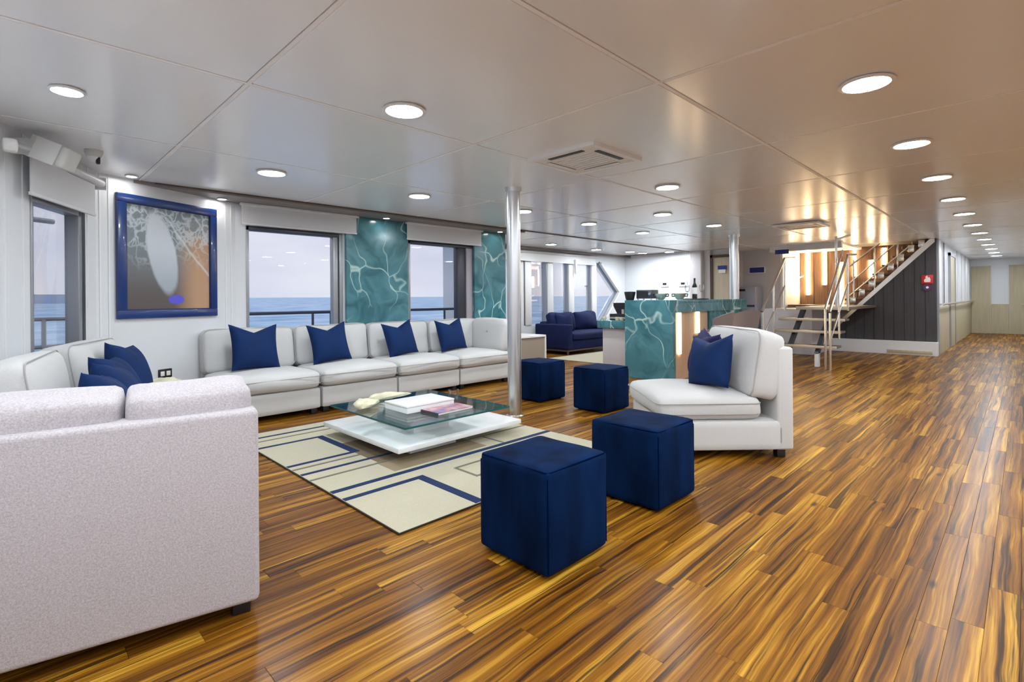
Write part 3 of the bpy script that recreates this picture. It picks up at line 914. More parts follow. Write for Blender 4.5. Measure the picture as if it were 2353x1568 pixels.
# ================================================================== ceiling fittings
rim_g = G(); rim_g.lathe([(.104, 0), (.118, -.004), (.124, -.012), (.104, -.016), (.100, -.008)], 28, cap=False)
dif_g = G(); dif_g.lathe([(.099, -.002), (.104, -.010), (.06, -.0115), (.001, -.012)], 28)
rim_me = rim_g.mesh('rim', M_trimw); dif_me = dif_g.mesh('diffuser', E_lamp)
s_rim = G(); s_rim.lathe([(.040, 0), (.048, -.004), (.050, -.012), (.038, -.012)], 18, cap=False)
s_dif = G(); s_dif.lathe([(.036, -.002), (.038, -.009), (.001, -.010)], 18)
s_rim_me = s_rim.mesh('rim', M_trimw); s_dif_me = s_dif.mesh('diffuser', E_small)
def clight(x, y, label, small=False, z=H, group=None, sc=1.0):
    t = thing('spot_light' if small else 'ceiling_light', label, 'ceiling light', (x, y, z), group=group)
    link('rim', s_rim_me if small else rim_me, t); link('diffuser', s_dif_me if small else dif_me, t)
    t.scale = (sc, sc, 1)
CL = 'ceiling lights'
for x, y, lb in (
    (0.243, 3.455, 'round ceiling light at far left, ahead of the white speaker'),
    (1.638, 2.505, 'large round ceiling light over the rug, nearest the camera at centre left'),
    (1.625, 4.50, 'round ceiling light in front of the picture and the long sofa'),
    (3.10, 4.47, 'round ceiling light in front of the tall teal marble panel'),
    (4.63, 2.475, 'round ceiling light just right of the air conditioning cassette'),
    (4.575, 4.39, 'round ceiling light immediately right of the near column top'),
    (6.085, 3.325, 'round ceiling light above the near end of the teal bar'),
    (6.055, 4.48, 'round ceiling light above the work counter beside the bar'),
    (7.61, 3.315, 'round ceiling light above the bar left of the far column'),
    (7.56, 4.50, 'round ceiling light over the serving side behind the bar'),
    (3.125, 0.568, 'largest ceiling light of the right hand row, nearest the camera'),
    (4.605, 0.57, 'second ceiling light from the near end of the right hand row'),
    (6.09, 0.573, 'third ceiling light from the near end of the right hand row'),
    (7.59, 0.573, 'fourth ceiling light from the near end of the right hand row'),
    (9.07, 0.571, 'fifth ceiling light of the right row, where the corridor begins'),
    (10.6, 0.571, 'sixth ceiling light of the right row, just inside the corridor'),
    (12.06, 0.565, 'seventh ceiling light of the right row, inside the corridor'),
    (13.5, 0.565, 'eighth ceiling light of the corridor row'),
    (14.95, 0.565, 'ninth ceiling light of the corridor row'),
    (16.4, 0.565, 'tenth ceiling light of the corridor row, close to the end wall'),
    (17.9, 0.565, 'second last small ceiling light of the corridor row'),
    (19.4, 0.565, 'last and smallest ceiling light at the corridor end wall')):
    clight(x, y, lb, group=CL, sc=.62 if x < .5 else 1.0)
for x, y, lb in (
    (0.80, 5.44, 'small spot light at the top left corner above the picture'),
    (1.62, 5.86, 'small spot light in the soffit between the picture and the first blind'),
    (3.53, 5.83, 'small spot light in the soffit above the wide marble panel'),
    (5.56, 5.83, 'small spot light in the soffit above the narrow marble panel beside the column')):
    clight(x, y, lb, True, H - .028 if y > 5.5 else H, group='small soffit spot lights')
for x, y, lb in (
    (7.78, 6.69, 'ceiling light over the blue sofa nearest the near column'),
    (9.38, 6.75, 'ceiling light over the right half of the blue sofa'),
    (10.45, 6.55, 'ceiling light at the far lounge corner, left of a close pair'),
    (11.0, 6.55, 'ceiling light at the far lounge corner, right of a close pair'),
    (11.2, 5.95, 'ceiling light at the end of the dark ceiling strip by the far wall')):
    clight(x, y, lb, group=CL)

def ac(label, loc, rz, w):
    t = thing('ceiling_cassette', label, 'air conditioner', loc, rz)
    g = G(); h = w / 2; i = w * .44
    for bx in ((-h, h, -h, -i), (-h, h, i, h), (-h, -i, -i, i), (i, h, -i, i)):
        g.box(*bx, -.028, 0)
    part('surround', g, M_trimw, t, smooth=False)
    g = G(); k = w * .27
    for bx in ((-i, i, -i, -k), (-i, i, k, i), (-i, -k, -k, k), (k, i, -k, k)):
        g.box(*bx, -.022, -.002)
    part('face_plate', g, mat('cassette_face', (.78, .76, .74), .5), t, smooth=False)
    for (a, b, c, d) in ((-k * .95, k * .95, w * .335, w * .395), (-k * .95, k * .95, -w * .395, -w * .335), (w * .335, w * .395, -k * .95, k * .95), (-w * .395, -w * .335, -k * .95, k * .95)):
        g = G(); g.box(a, b, c, d, -.026, -.02); part('air_slot', g, M_black, t, smooth=False)
    for q in range(7):
        y = -k + (q + .5) * 2 * k / 7
        g = G(); g.box(y - .018, y + .008, -k, k, -.022, -.012); part('grille_slat', g, M_joint, t, smooth=False)
    g = G(); g.box(-k, k, -k, k, -.012, -.002); part('filter', g, M_gap, t, smooth=False)
    for bx in ((-k, k, w * .33, w * .40), (w * .33, w * .40, -k, k)):
        g = G(); g.box(*bx, -.0295, -.0265, b=.001, seg=1); part('louver_flap', g, M_trimw, t, smooth=False)
    return t
ac('white square four way air conditioning cassette in the ceiling near the column', (3.215, 2.415, H), 0, .63)
ac('far air conditioning cassette in the ceiling in front of the stairs', (8.57, 2.40, H - .01), 0, .62)

# steel columns
def column(label, x, y, r):
    t = thing('steel_column', label, 'column', (x, y, 0))
    g = G(); g.lathe([(r, 0), (r, H)], 28); part('shaft', g, M_steel, t)
    g = G(); g.lathe([(r + .014, H - .04), (r + .016, H - .01), (r + .016, H)], 28); part('top_collar', g, M_steel, t)
    g = G(); g.lathe([(r + .018, 0), (r + .018, .008), (r + .004, .016)], 28); part('base_ring', g, M_steel, t)
column('shiny round steel column beside the glass coffee table and long sofa', 3.57, 3.555, .068)
column('far round steel column at the end of the bar', 9.08, 3.60, .075)

# speaker, camera, outlet, picture
ms = Matrix.Translation((0.235, 4.39, 2.10)) @ Matrix.Rotation(R(-28), 4, 'Z') @ Matrix.Rotation(R(22), 4, 'Y') @ Matrix.Scale(.70, 4)
t = thing('speaker', 'white angled wall loudspeaker below the ceiling at far left', 'speaker')
g = G()
prof = [(-.16, -.07), (-.10, -.105), (.10, -.125), (.10, .125), (-.10, .105), (-.16, .07)]
g.prism(prof, 'z', -.10, .10, M=ms)
part('cabinet', g, M_speaker, t, smooth=False)
g = G(); g.cushion(.095, .165, -.122, .122, -.098, .098, r=.03, puff=0, front=0, n=6, M=ms); part('grille', g, M_grille, t)
g = G(); g.tube([ms @ Vector((-.15, 0, .02)), (0.09, 4.50, 2.15)], .02, 8); part('bracket', g, M_alu, t)
t = thing('speaker_mount', 'white swivel mount cut off at the left picture edge beside the speaker', 'bracket')
g = G(); g.cushion(-.035, .035, -.035, .035, -.04, .04, r=.02, puff=0, front=0, n=5, M=Matrix.Translation((0.04, 4.18, 2.07))); part('mount_body', g, M_speaker, t)
g = G(); g.tube([(0.06, 4.22, 2.09), (.12, 4.32, 2.10)], .018, 8); part('mount_arm', g, M_steel, t)
t = thing('dome_camera', 'small white dome security camera on the ceiling left of the picture', 'camera', (0.475, 4.72, H))
g = G(); g.lathe([(.055, 0), (.055, -.02), (.045, -.045), (.038, -.05)][::-1], 20); part('housing', g, M_grille, t)
g = G(); g.lathe([(.001, -.085), (.022, -.078), (.036, -.06), (.042, -.04)], 20); part('dome', g, M_trimw, t)
g = G(); g.cushion(-.013, .013, -.012, .012, -.028, .028, r=.01, puff=0, front=0, n=4, M=Matrix.Translation((.022, -.02, -.072))); part('lens', g, M_black, t)

# picture on the angled wall: local x along the wall
t = thing('picture', 'large framed underwater photograph in a royal blue frame', 'picture')
t.matrix_world = MP @ Matrix.Translation((.150, 0, 1.0))
pw, ph_ = .965, 1.10
g = G()
for bx in ((0, pw, 0, .075), (0, pw, ph_ - .075, ph_), (0, .075, .075, ph_ - .075), (pw - .075, pw, .075, ph_ - .075)):
    g.box(bx[0], bx[1], -.035, 0, bx[2], bx[3], b=.006)
part('frame', g, M_frame, t)
g = G()
for bx in ((.068, pw - .068, .068, .082), (.068, pw - .068, ph_ - .082, ph_ - .068), (.068, .082, .082, ph_ - .082), (pw - .082, pw - .068, .082, ph_ - .082)):
    g.box(bx[0], bx[1], -.026, -.006, bx[2], bx[3])
part('frame_lip', g, mat('dark_blue_lip', (.004, .014, .07), .4), t, smooth=False)
g = G(); g.v = [(0, 0, 0), (1, 0, 0), (1, 0, 1), (0, 0, 1)]; g.f = [(0, 1, 2, 3)]
o = part('print', g, M_art, t, (.075, -.015, .075), smooth=False); o.scale = (pw - .15, 1, ph_ - .15)
t = thing('wall_outlet', 'small black double wall outlet on the white wall below the picture', 'outlet')
t.matrix_world = MP @ Matrix.Translation((.575, 0, .475))
g = G(); g.box(-.065, .065, -.012, 0, -.042, .042, b=.006); part('plate', g, M_black, t)
for x in (-.028, .028):
    g = G(); g.box(x - .019, x + .019, -.015, -.010, -.022, .022, b=.003); part('socket_face', g, M_signw, t)


# ================================================================== seating
def rrect(x0, x1, y0, y1, r, n=5):
    P = []
    for cx_, cy_, a0 in ((x1 - r, y1 - r, 0), (x0 + r, y1 - r, 90), (x0 + r, y0 + r, 180), (x1 - r, y0 + r, 270)):
        for k in range(n + 1):
            a = R(a0 + 90 * k / n)
            P.append((cx_ + r * math.cos(a), cy_ + r * math.sin(a)))
    return P

def seat_unit(label, loc, rz, w, fab, cushions=None, seats=None, corner=None, group=None, d=.93, fh=.77, seed=0, name='sofa_unit', cat='sofa', backh=.86, legs=True, cr=.06):
    """modular sofa unit; local x = width, local y = depth (back at y=d), front at y=0"""
    t = thing(name, label, cat, loc, rz, group)
    g = G(); g.cushion(.004, w - .004, 0, d - .02, .055, .27, r=.025, puff=0, front=.004, n=6); part('base', g, fab, t)
    g = G()
    prof = [(d - .13, .20), (d, .055), (d + .005, fh - .01), (d - .015, fh), (d - .075, fh), (d - .09, fh - .015)]
    g.box(.004, w - .004, d - .12, d, .056, fh, b=.02, seg=3)
    part('back_frame', g, fab, t)
    xs = seats or [(0, w)]
    for k, (a, b) in enumerate(xs):
        g = G(); g.cushion(a + .009, b - .009, -.03, d - .22, .272, .44, r=.06, puff=.03, front=.02, n=10, wob=.006, seed=seed + k)
        c = part('seat_cushion', g, fab, t)
        g = G(); P = rrect(a + .004, b - .004, -.035, d - .22, .06)
        g.tube([(x, y, .318) for x, y in P], .0035, 6, closed=True); g.tube([(x, y - (.012 if y < .2 else 0), .392) for x, y in P], .0035, 6, closed=True)
        part('piping', g, M_pipe, c)
    for k, (a, b) in enumerate(cushions or xs):
        M_ = Matrix.Translation(((a + b) / 2, d - .215, .42)) @ Matrix.Rotation(R(-9), 4, 'X')
        g = G(); hw = (b - a) / 2 - .003
        g.cushion(-hw, hw, -.105, .105, 0, backh - .42, r=cr, puff=.012, front=.035, n=10, M=M_, wob=.007, seed=seed + 20 + k)
        c = part('back_cushion', g, fab, t)
        g = G(); P = rrect(-hw, hw, .005, backh - .425, .075)
        g.tube([M_ @ Vector((x, -.088, z)) for x, z in P], .0035, 6, closed=True)
        part('piping', g, M_pipe, c)
    if corner == 'right':
        g = G(); g.box(w - .004, w + .10, .0, d, .056, fh, b=.02, seg=3); part('side_frame', g, fab, t)
        M_ = Matrix.Translation((w - .10, .33, .42)) @ Matrix.Rotation(R(7), 4, 'Y')
        g = G(); g.cushion(-.10, .10, -.36, .36, 0, .45, r=.085, puff=.02, front=.0, n=10, M=M_, wob=.012, seed=seed + 40)
        c = part('side_cushion', g, fab, t)
        g = G(); g.lathe([(.016, -.006), (.012, .004), (.001, .006)], 12, M=M_ @ Matrix.Translation((-.104, -.02, .27)) @ Matrix.Rotation(R(-90), 4, 'Y')); part('tuft_button', g, M_pipe, c)
    if legs:
        for x in (.06, w - .06):
            for y in (.07, d - .08):
                g = G(); g.box(x - .03, x + .03, y - .03, y + .03, 0, .058, b=.004); part('leg', g, M_black, t)
    return t

SG = 'modular sofa units'
seat_unit('leftmost unit of the long pale grey sofa under the windows', (1.40, 5.06, 0), 0, .90, M_sofa, seed=1, group=SG)
seat_unit('second unit from the left of the long pale grey sofa', (2.305, 5.06, 0), 0, .895, M_sofa, seed=2, group=SG)
seat_unit('third unit from the left of the long pale grey sofa', (3.205, 5.06, 0), 0, .90, M_sofa, seed=3, group=SG)
seat_unit('right corner unit of the long pale grey sofa with a tufted side cushion', (4.11, 5.06, 0), 0, .90, M_sofa, seed=4, corner='right', group=SG)
# near sofa seen from behind
rn = R(167.64)
seat_unit('large mottled grey sofa seen from behind in the left foreground', (.865, 2.885, 0), rn, 1.62, M_sofa2, cushions=[(.02, .408), (.410, 1.30)],
          seats=[(0, .82), (.82, 1.5)], seed=5, fh=.755, backh=.845, group=SG, cr=.035)
# left row
rl = R(77.64)
seat_unit('pale grey sofa unit along the left wall, half hidden behind the foreground sofa', (.70, 3.05, 0), R(79), .90, M_sofa, seed=6, fh=.74, backh=.87, group=SG, d=.88)
u = seat_unit('pale grey sofa unit below the left window with rounded back cushion', (.86, 4.00, 0), R(66), .82, M_sofa, seed=7, fh=.74, backh=.87, group=SG, d=.86)
# single armless chair
ra = R(-45)   # set below
arm = seat_unit('armless pale grey lounge chair turned sideways beside the navy cube stools', (0, 0, 0), 0, .90, M_sofa, seed=9, name='lounge_chair', cat='chair', fh=.79, backh=.90)
# chair faces (-.72,.69): local -y -> (-.72,.69); its near side lies in the plane facing the camera
ang = math.atan2(-.69, .72) - math.pi / 2      # local +y = (.72,-.69)
arm.rotation_euler = (0, 0, ang)
yv = Vector((math.cos(ang + math.pi / 2), math.sin(ang + math.pi / 2), 0)); xv = Vector((math.cos(ang), math.sin(ang), 0))
near_back = Vector((3.985, 1.165, 0))           # near rear corner of the base
arm.location = near_back - yv * .93 - (xv * .90 if xv.dot(Vector((cy, sy, 0))) < 0 else Vector((0, 0, 0)))

# throw pillows
def pillow(label, loc, rz, lean, w=.44, t=.20, mt=None, chop=.16, roll=0.0, group=None):
    """local: stands in the xz plane, faces -y; lean tips its top towards +y"""
    o = link('throw_pillow', None or G().pillow(w, t, chop, M=Matrix.Rotation(R(-lean), 4, 'X') @ Matrix.Rotation(R(roll), 4, 'Y')).mesh('throw_pillow', mt or M_pillow, True, 80), None, loc, rz)
    return tag(o, label, 'pillow', group)
PG = 'blue throw pillows'
pillow('royal blue throw pillow on the leftmost unit of the long sofa', (1.80, 5.42, .462), R(3), 16, .47, roll=2, group=PG)
pillow('royal blue throw pillow second from the left on the long sofa', (2.62, 5.46, .462), R(-2), 17, .45, roll=-4, group=PG)
pillow('royal blue throw pillow third from the left on the long sofa', (3.53, 5.43, .462), R(2), 17, .44, roll=-6, group=PG)
pillow('royal blue throw pillow rightmost on the long sofa beside the corner', (4.34, 5.46, .462), R(-2), 17, .44, roll=-4, group=PG)
pillow('royal blue pillow upright at the far end of the left wall sofa, nearest the outlet', (.705, 4.54, .455), R(62), 20, .42, chop=.06, roll=8, group=PG)
pillow('royal blue pillow in the middle of the left wall pillows', (.59, 4.035, .455), R(66), 26, .39, chop=.05, roll=6, group=PG)
pillow('royal blue pillow low behind the foreground sofa, third from the outlet', (.535, 3.61, .455), R(72), 24, .38, chop=.05, roll=10, group=PG)
pillow('dark blue pillow tip nearest the camera behind the foreground sofa', (.45, 3.24, .455), R(76), 24, .37, chop=.05, roll=10, group=PG)
# lounge chair pillows
pc = arm.location + xv * .62 + yv * .42
pillow('royal blue throw pillow leaning on the lounge chair back', (pc.x, pc.y, .465), ang + R(22), 14, .405, chop=.13, roll=-6, group=PG)
pc = arm.location + xv * .30 + yv * .46
pillow('indigo pillow mostly hidden behind the blue one on the lounge chair', (pc.x, pc.y, .465), ang - R(4), 16, .43, mt=M_pillow2, chop=.10, roll=4, group=PG)

# cube stools
def ottoman(label, x, y, w=.42, dd=.42, h=.445, rz=0.0, seed=0):
    t = thing('cube_stool', label, 'stool', (x + w / 2, y + dd / 2, 0), rz, 'navy cube stools')
    g = G(); g.cushion(-w / 2, w / 2, -dd / 2, dd / 2, .012, h, r=.022, puff=.008, front=.004, n=12, wob=.003, seed=seed); part('body', g, M_velvet, t)
    g = G()
    for sx in (-1, 1):
        for sy_ in (-1, 1):
            g.tube([(sx * (w / 2 - .0075), sy_ * (dd / 2 - .0075), z) for z in (.03, h * .5, h - .03)], .0035, 6)
    part('corner_seam', g, M_velvet_seam, t)
    g = G(); g.tube([(x_, y_, h - .008) for x_, y_ in rrect(-w / 2 + .006, w / 2 - .006, -dd / 2 + .006, dd / 2 - .006, .022)], .0035, 6, closed=True); part('piping', g, M_velvet_seam, t)
    for sx in (-1, 1):
        for sy_ in (-1, 1):
            g = G(); g.cyl((sx * (w / 2 - .05), sy_ * (dd / 2 - .05), 0), (sx * (w / 2 - .05), sy_ * (dd / 2 - .05), .014), .018, n=10); part('foot', g, M_black, t)
    return t
ottoman('navy velvet cube stool in front, nearest the camera, on the rug corner', 1.555, 1.365, seed=11)
ottoman('navy velvet cube stool directly in front of the lounge chair', 2.452, 1.372, w=.42, dd=.44, h=.44, seed=12)
ottoman('navy velvet cube stool in front of the teal bar end', 4.20, 2.93, w=.44, dd=.40, h=.44, seed=13)
ottoman('navy velvet cube stool just behind the near steel column', 4.17, 3.76, w=.44, dd=.42, h=.44, seed=14)

# corner side table with shell ornament
t = thing('corner_table', 'small white round corner table between the sofas below the outlet', 'table', (1.02, 5.22, 0))
g = G(); g.lathe([(.19, .378), (.19, .403), (.18, .408)], 28); part('table_top', g, M_slab, t)
g = G(); g.cyl((0, 0, 0), (0, 0, .378), .03, n=16); part('stem', g, M_trimw, t)
g = G(); g.lathe([(.15, 0), (.15, .012), (.04, .02)], 24); part('table_base', g, M_trimw, t)
def shell(label, loc, rz, L, w, h):
    g = G(); V = []; F = []; nu, nv = 18, 14
    for i in range(nu + 1):
        u = i / nu
        rad = (math.sin(math.pi * u ** 0.7) ** 0.8 if 0 < u < 1 else 0.0) + .02
        for j in range(nv):
            a = 2 * math.pi * j / nv
            k = 1 + .13 * math.sin(5 * a + 9 * u) + .10 * math.sin(16 * u)
            V.append(((u - .5) * L + .04 * math.sin(6 * u) * math.cos(a), w / 2 * rad * k * math.cos(a) + .05 * L * math.sin(4 * u), max(0, h / 2 + h / 2 * rad * k * math.sin(a))))
    for i in range(nu):
        for j in range(nv):
            F.append((i * nv + j, i * nv + (j + 1) % nv, (i + 1) * nv + (j + 1) % nv, (i + 1) * nv + j))
    F.append(tuple(range(nv - 1, -1, -1))); F.append(tuple(nu * nv + j for j in range(nv)))
    g.add(V, F)
    return tag(part('shell_ornament', g, M_cream, None, loc, rz, ang=60), label, 'ornament')
shell('cream shell ornament on the corner table behind the foreground sofa', (1.02, 5.22, .409), R(-40), .30, .17, .085)

# ================================================================== rug and coffee table
RX0, RX1, RY0, RY1 = 1.368, 3.325, 2.165, 4.66
t = thing('area_rug', 'cream rug with navy lines and tan blocks under the glass coffee table', 'rug')
g = G(); g.box(RX0, RX1, RY0, RY1, 0.001, .012, b=.003, seg=1); part('pile', g, M_rug, t)
g = G(); g.tube([(x, y, .006) for x, y in ((RX0, RY0), (RX1, RY0), (RX1, RY1), (RX0, RY1))], .0055, 6, closed=True); part('binding', g, M_rugedge, t)
zr = .012
def inlay(name, mt, x0, x1, y0, y1, dz=.0012):
    g = G(); g.box(x0, x1, y0, y1, zr - .004, zr + dz); part(name, g, mt, t, smooth=False)
def hline(mt, y, w, x0=RX0 + .004, x1=RX1 - .004, dz=.0022, name='stripe'): inlay(name, mt, x0, x1, y - w / 2, y + w / 2, dz)
inlay('tan_block', M_rugtan, 1.86, 2.13, 3.21, 3.84)
inlay('tan_block', M_rugtan2, 1.84, 2.66, 2.96, 3.21, .0010)
inlay('tan_block', M_rugtan2, 2.13, 2.66, 3.21, 3.30, .0010)
hline(M_rugnavy, 4.485, .032); hline(M_ruggrey, 4.36, .022)
hline(M_rugnavy, 4.165, .036, x1=1.845); hline(M_rugnavy, 3.56, .036, x1=1.845)
inlay('stripe', M_rugnavy, 1.845, 1.905, 3.542, 4.183, .0022)
hline(M_ruggrey, 3.465, .022); hline(M_rugnavy, 3.33, .034); hline(M_ruggrey, 3.19, .022)
hline(M_rugnavy, 2.90, .045); hline(M_rugnavy, 2.745, .042, x1=1.865)
inlay('stripe', M_rugnavy, 1.865, 1.925, RY0 + .004, 2.766, .0022)
inlay('stripe', M_ruggrey, 2.15, 2.172, 2.49, 2.73); hline(M_ruggrey, 2.72, .022, 2.172, 2.735); hline(M_ruggrey, 2.50, .022, 2.172, 2.735)
inlay('stripe', M_ruggrey, 2.735, 2.757, 2.49, 2.73); inlay('stripe', M_ruggrey, 2.80, 2.82, 2.93, 3.175, .0016)

t = thing('coffee_table', 'low coffee table with white marble slab and square glass top', 'table')
g = G(); g.box(1.92, 3.13, 3.04, 4.20, .088, .126, b=.006); part('marble_slab', g, M_slab, t)
g = G(); g.box(2.12, 2.55, 3.20, 3.95, .0145, .088, b=.004); part('plinth', g, M_slab, t)
g = G(); g.box(2.22, 2.56, 3.30, 3.84, .126, .288, b=.005); part('marble_block', g, M_slab, t)
GX0, GX1, GY0, GY1 = 1.885, 2.85, 2.90, 3.99
g = G(); g.box(GX0, GX1, GY0, GY1, .288, .300); part('glass_top', g, M_glass, t, smooth=False)
g = G()
for bx in ((GX0 - .002, GX0 + .003, GY0, GY1), (GX1 - .003, GX1 + .002, GY0, GY1), (GX0, GX1, GY0 - .002, GY0 + .003), (GX0, GX1, GY1 - .003, GY1 + .002)):
    g.box(*bx, .288, .300)
part('glass_edge', g, M_glassedge, t, smooth=False)
tz = .301
shell('cream conch shell on the left corner of the glass table', (2.02, 3.66, tz), R(20), .24, .15, .075)
shell('long cream driftwood like shell behind the white box on the glass table', (2.34, 3.84, tz), R(-6), .38, .09, .06)
t = thing('white_box', 'white lidded box in the middle of the glass table', 'box', (2.34, 3.39, tz), R(0))
g = G(); g.box(-.22, .22, -.155, .155, 0, .042, b=.004); part('box_body', g, M_trimw, t)
g = G(); g.box(-.223, .223, -.158, .158, .043, .058, b=.004); part('lid', g, M_trimw, t)
t = thing('book', 'glossy reddish magazine lying at the front of the glass table', 'book', (2.42, 3.14, tz), R(2))
g = G(); g.box(-.17, .17, -.10, .10, .002, .014); part('pages', g, M_paper, t, smooth=False)
def cover_mat():
    m, n, b = newmat('magazine_cover')
    tc_ = n.nodes.new('ShaderNodeTexCoord'); z = n.nodes.new('ShaderNodeTexNoise'); z.inputs['Scale'].default_value = 9
    n.links.new(tc_.outputs['Object'], z.inputs['Vector'])
    r = n.nodes.new('ShaderNodeValToRGB'); e = r.color_ramp.elements
    e[0].position = .35; e[0].color = (.16, .17, .38, 1); e[1].position = .7; e[1].color = (.62, .46, .50, 1)
    x = e.new(.5); x.color = (.50, .22, .25, 1)
    n.links.new(z.outputs['Fac'], r.inputs['Fac']); n.links.new(r.outputs['Color'], b.inputs['Base Color'])
    b.inputs['Roughness'].default_value = .25
    return m
g = G(); g.box(-.173, .173, -.103, .103, .014, .017); part('cover', g, cover_mat(), t, smooth=False)
g = G(); g.box(-.176, -.170, -.103, .103, 0, .017); part('spine', g, M_bookdark, t, smooth=False)
g = G(); g.lathe([(.035, 0), (.042, .05), (.045, .085), (.041, .085), (.038, .05), (.030, .006)], 20)
tag(part('glass_tumbler', g, M_wineglass, None, (2.70, 3.42, tz)), 'clear glass tumbler behind the magazine on the glass table', 'glass')

# ================================================================== bar
t = thing('bar_counter', 'teal marble bar counter with pale wood front and light strips', 'bar')
g = G(); g.box(6.40, 6.48, 3.36, 4.11, 0.002, 1.115, b=.004, seg=1); part('waterfall_end', g, M_teal, t)
g = G(); g.box(6.482, 9.0, 3.36, 4.11, 1.075, 1.115, b=.004, seg=1); g.box(6.482, 9.0, 3.36, 3.40, .945, 1.0745); part('counter_top', g, M_teal, t, smooth=False)
g = G(); g.box(6.482, 7.62, 3.43, 4.05, 0.002, .94); part('wood_front', g, M_oakbar, t, smooth=False)
g = G(); g.box(7.66, 8.9, 3.40, 4.05, 0.002, .94); part('marble_front', g, M_teal, t, smooth=False)
for x in (6.71, 7.28):
    g = G(); g.box(x - .035, x + .035, 3.41, 3.432, .36, .935); part('light_strip', g, E_led2, t, smooth=False)
t = thing('work_counter', 'lower white work counter with teal top left of the bar', 'counter')
g = G(); g.box(6.66, 8.6, 4.13, 4.68, 0.002, .68, b=.004); part('cabinet', g, M_wallgrey, t)
g = G(); g.box(6.60, 8.6, 4.125, 4.74, .685, .80, b=.004); part('counter_top', g, M_teal, t)

# things on the bar and work counter
t = thing('espresso_machine', 'black espresso machine on the lower work counter', 'coffee machine', (6.98, 4.49, .802))
g = G(); g.box(-.16, .16, -.17, .17, 0, .10, b=.01); part('drip_base', g, M_black, t)
g = G(); g.prism([(-.17, .10), (.10, .10), (.17, .22), (.17, .27), (-.17, .27)], 'x', -.05, .16); part('body', g, M_black, t, smooth=False)
g = G(); g.cyl((-.10, -.05, .10), (-.10, -.05, .17), .03, n=12); part('brew_head', g, M_steel, t)
g = G(); g.box(-.162, -.158, -.16, .16, .02, .05); part('trim_strip', g, M_steel, t, smooth=False)
t = thing('coffee_grinder', 'slim black coffee grinder rising beside the left end of the bar', 'grinder', (6.75, 4.24, .802))
g = G(); g.lathe([(.055, 0), (.055, .02), (.03, .04), (.03, .26), (.055, .30)], 16); part('body', g, M_black, t)
g = G(); g.lathe([(.055, .30), (.085, .42), (.085, .44), (.03, .445)], 16); part('hopper', g, M_black, t)
for k, (x, y) in enumerate(((6.68, 4.66), (6.68, 4.42), (6.66, 4.33))):
    g = G(); g.lathe([(.022, 0), (.034, .015), (.038, .055), (.034, .055), (.022, .012)], 16)
    tag(part('cup', g, M_cream, None, (x, y, .802)), ('leftmost', 'middle', 'rightmost')[k] + ' small cup along the edge of the work counter', 'cup')
t = thing('countertop_oven', 'small black box shaped machine on the bar between grinder and bowls', 'machine', (6.88, 4.02, 1.117))
g = G(); g.box(-.10, .10, -.13, .13, .02, .15, b=.008); part('housing', g, M_alud, t)
g = G(); g.box(-.104, -.098, -.07, .115, .045, .13); part('window_pane', g, M_black, t, smooth=False)
g = G(); g.cyl((-.115, -.10, .09), (-.10, -.10, .09), .02, n=12); part('dial', g, M_steel, t)
for x, y in ((-.08, -.11), (-.08, .11), (.08, -.11), (.08, .11)):
    g = G(); g.cyl((x, y, 0), (x, y, .022), .012, n=8); part('foot', g, M_steel, t)
for k, (y, lb) in enumerate(((3.74, 'left two handled steel bowl on the bar top'), (3.45, 'right two handled steel bowl on the bar top near its front corner'))):
    t = thing('steel_bowl', lb, 'bowl', (6.78, y, 1.117))
    g = G(); g.lathe([(.035, 0), (.06, .03), (.085, .075), (.088, .09), (.078, .088), (.05, .03)], 20); part('bowl', g, M_bowl, t)
    for s_ in (-1, 1):
        g = G(); g.tube([(0, s_ * .08, .085), (0, s_ * .12, .08), (0, s_ * .115, .05), (0, s_ * .07, .05)], .008, 6); part('handle', g, M_bottle, t)
g = G(); g.lathe([(.20, 0), (.215, .012), (.20, .014)], 28)
tag(part('serving_tray', g, M_black, None, (7.6, 3.62, 1.117)), 'round black tray with a bottle on the bar', 'tray')
t = thing('wine_bottle', 'dark wine bottle with white label on the black tray', 'bottle', (7.6, 3.62, 1.132))
g = G(); g.lathe([(.036, 0), (.038, .01), (.038, .19), (.016, .24), (.014, .31), (.017, .315), (.001, .316)], 20); part('glass_body', g, M_bottle, t)
g = G(); g.lathe([(.0386, .07), (.0386, .17)], 20); part('bottle_label', g, M_signw, t)
for k, dy in enumerate((.11, -.12)):
    g = G(); g.lathe([(.032, 0), (.03, .004), (.004, .010), (.004, .09), (.03, .115), (.038, .16), (.032, .21), (.030, .21), (.036, .16), (.028, .118), (.001, .10)], 16)
    tag(part('wine_glass', g, M_wineglass, None, (7.58, 3.62 + dy, 1.132)), 'clear wine glass ' + ('left' if k == 0 else 'right') + ' of the bottle on the black tray', 'glass')

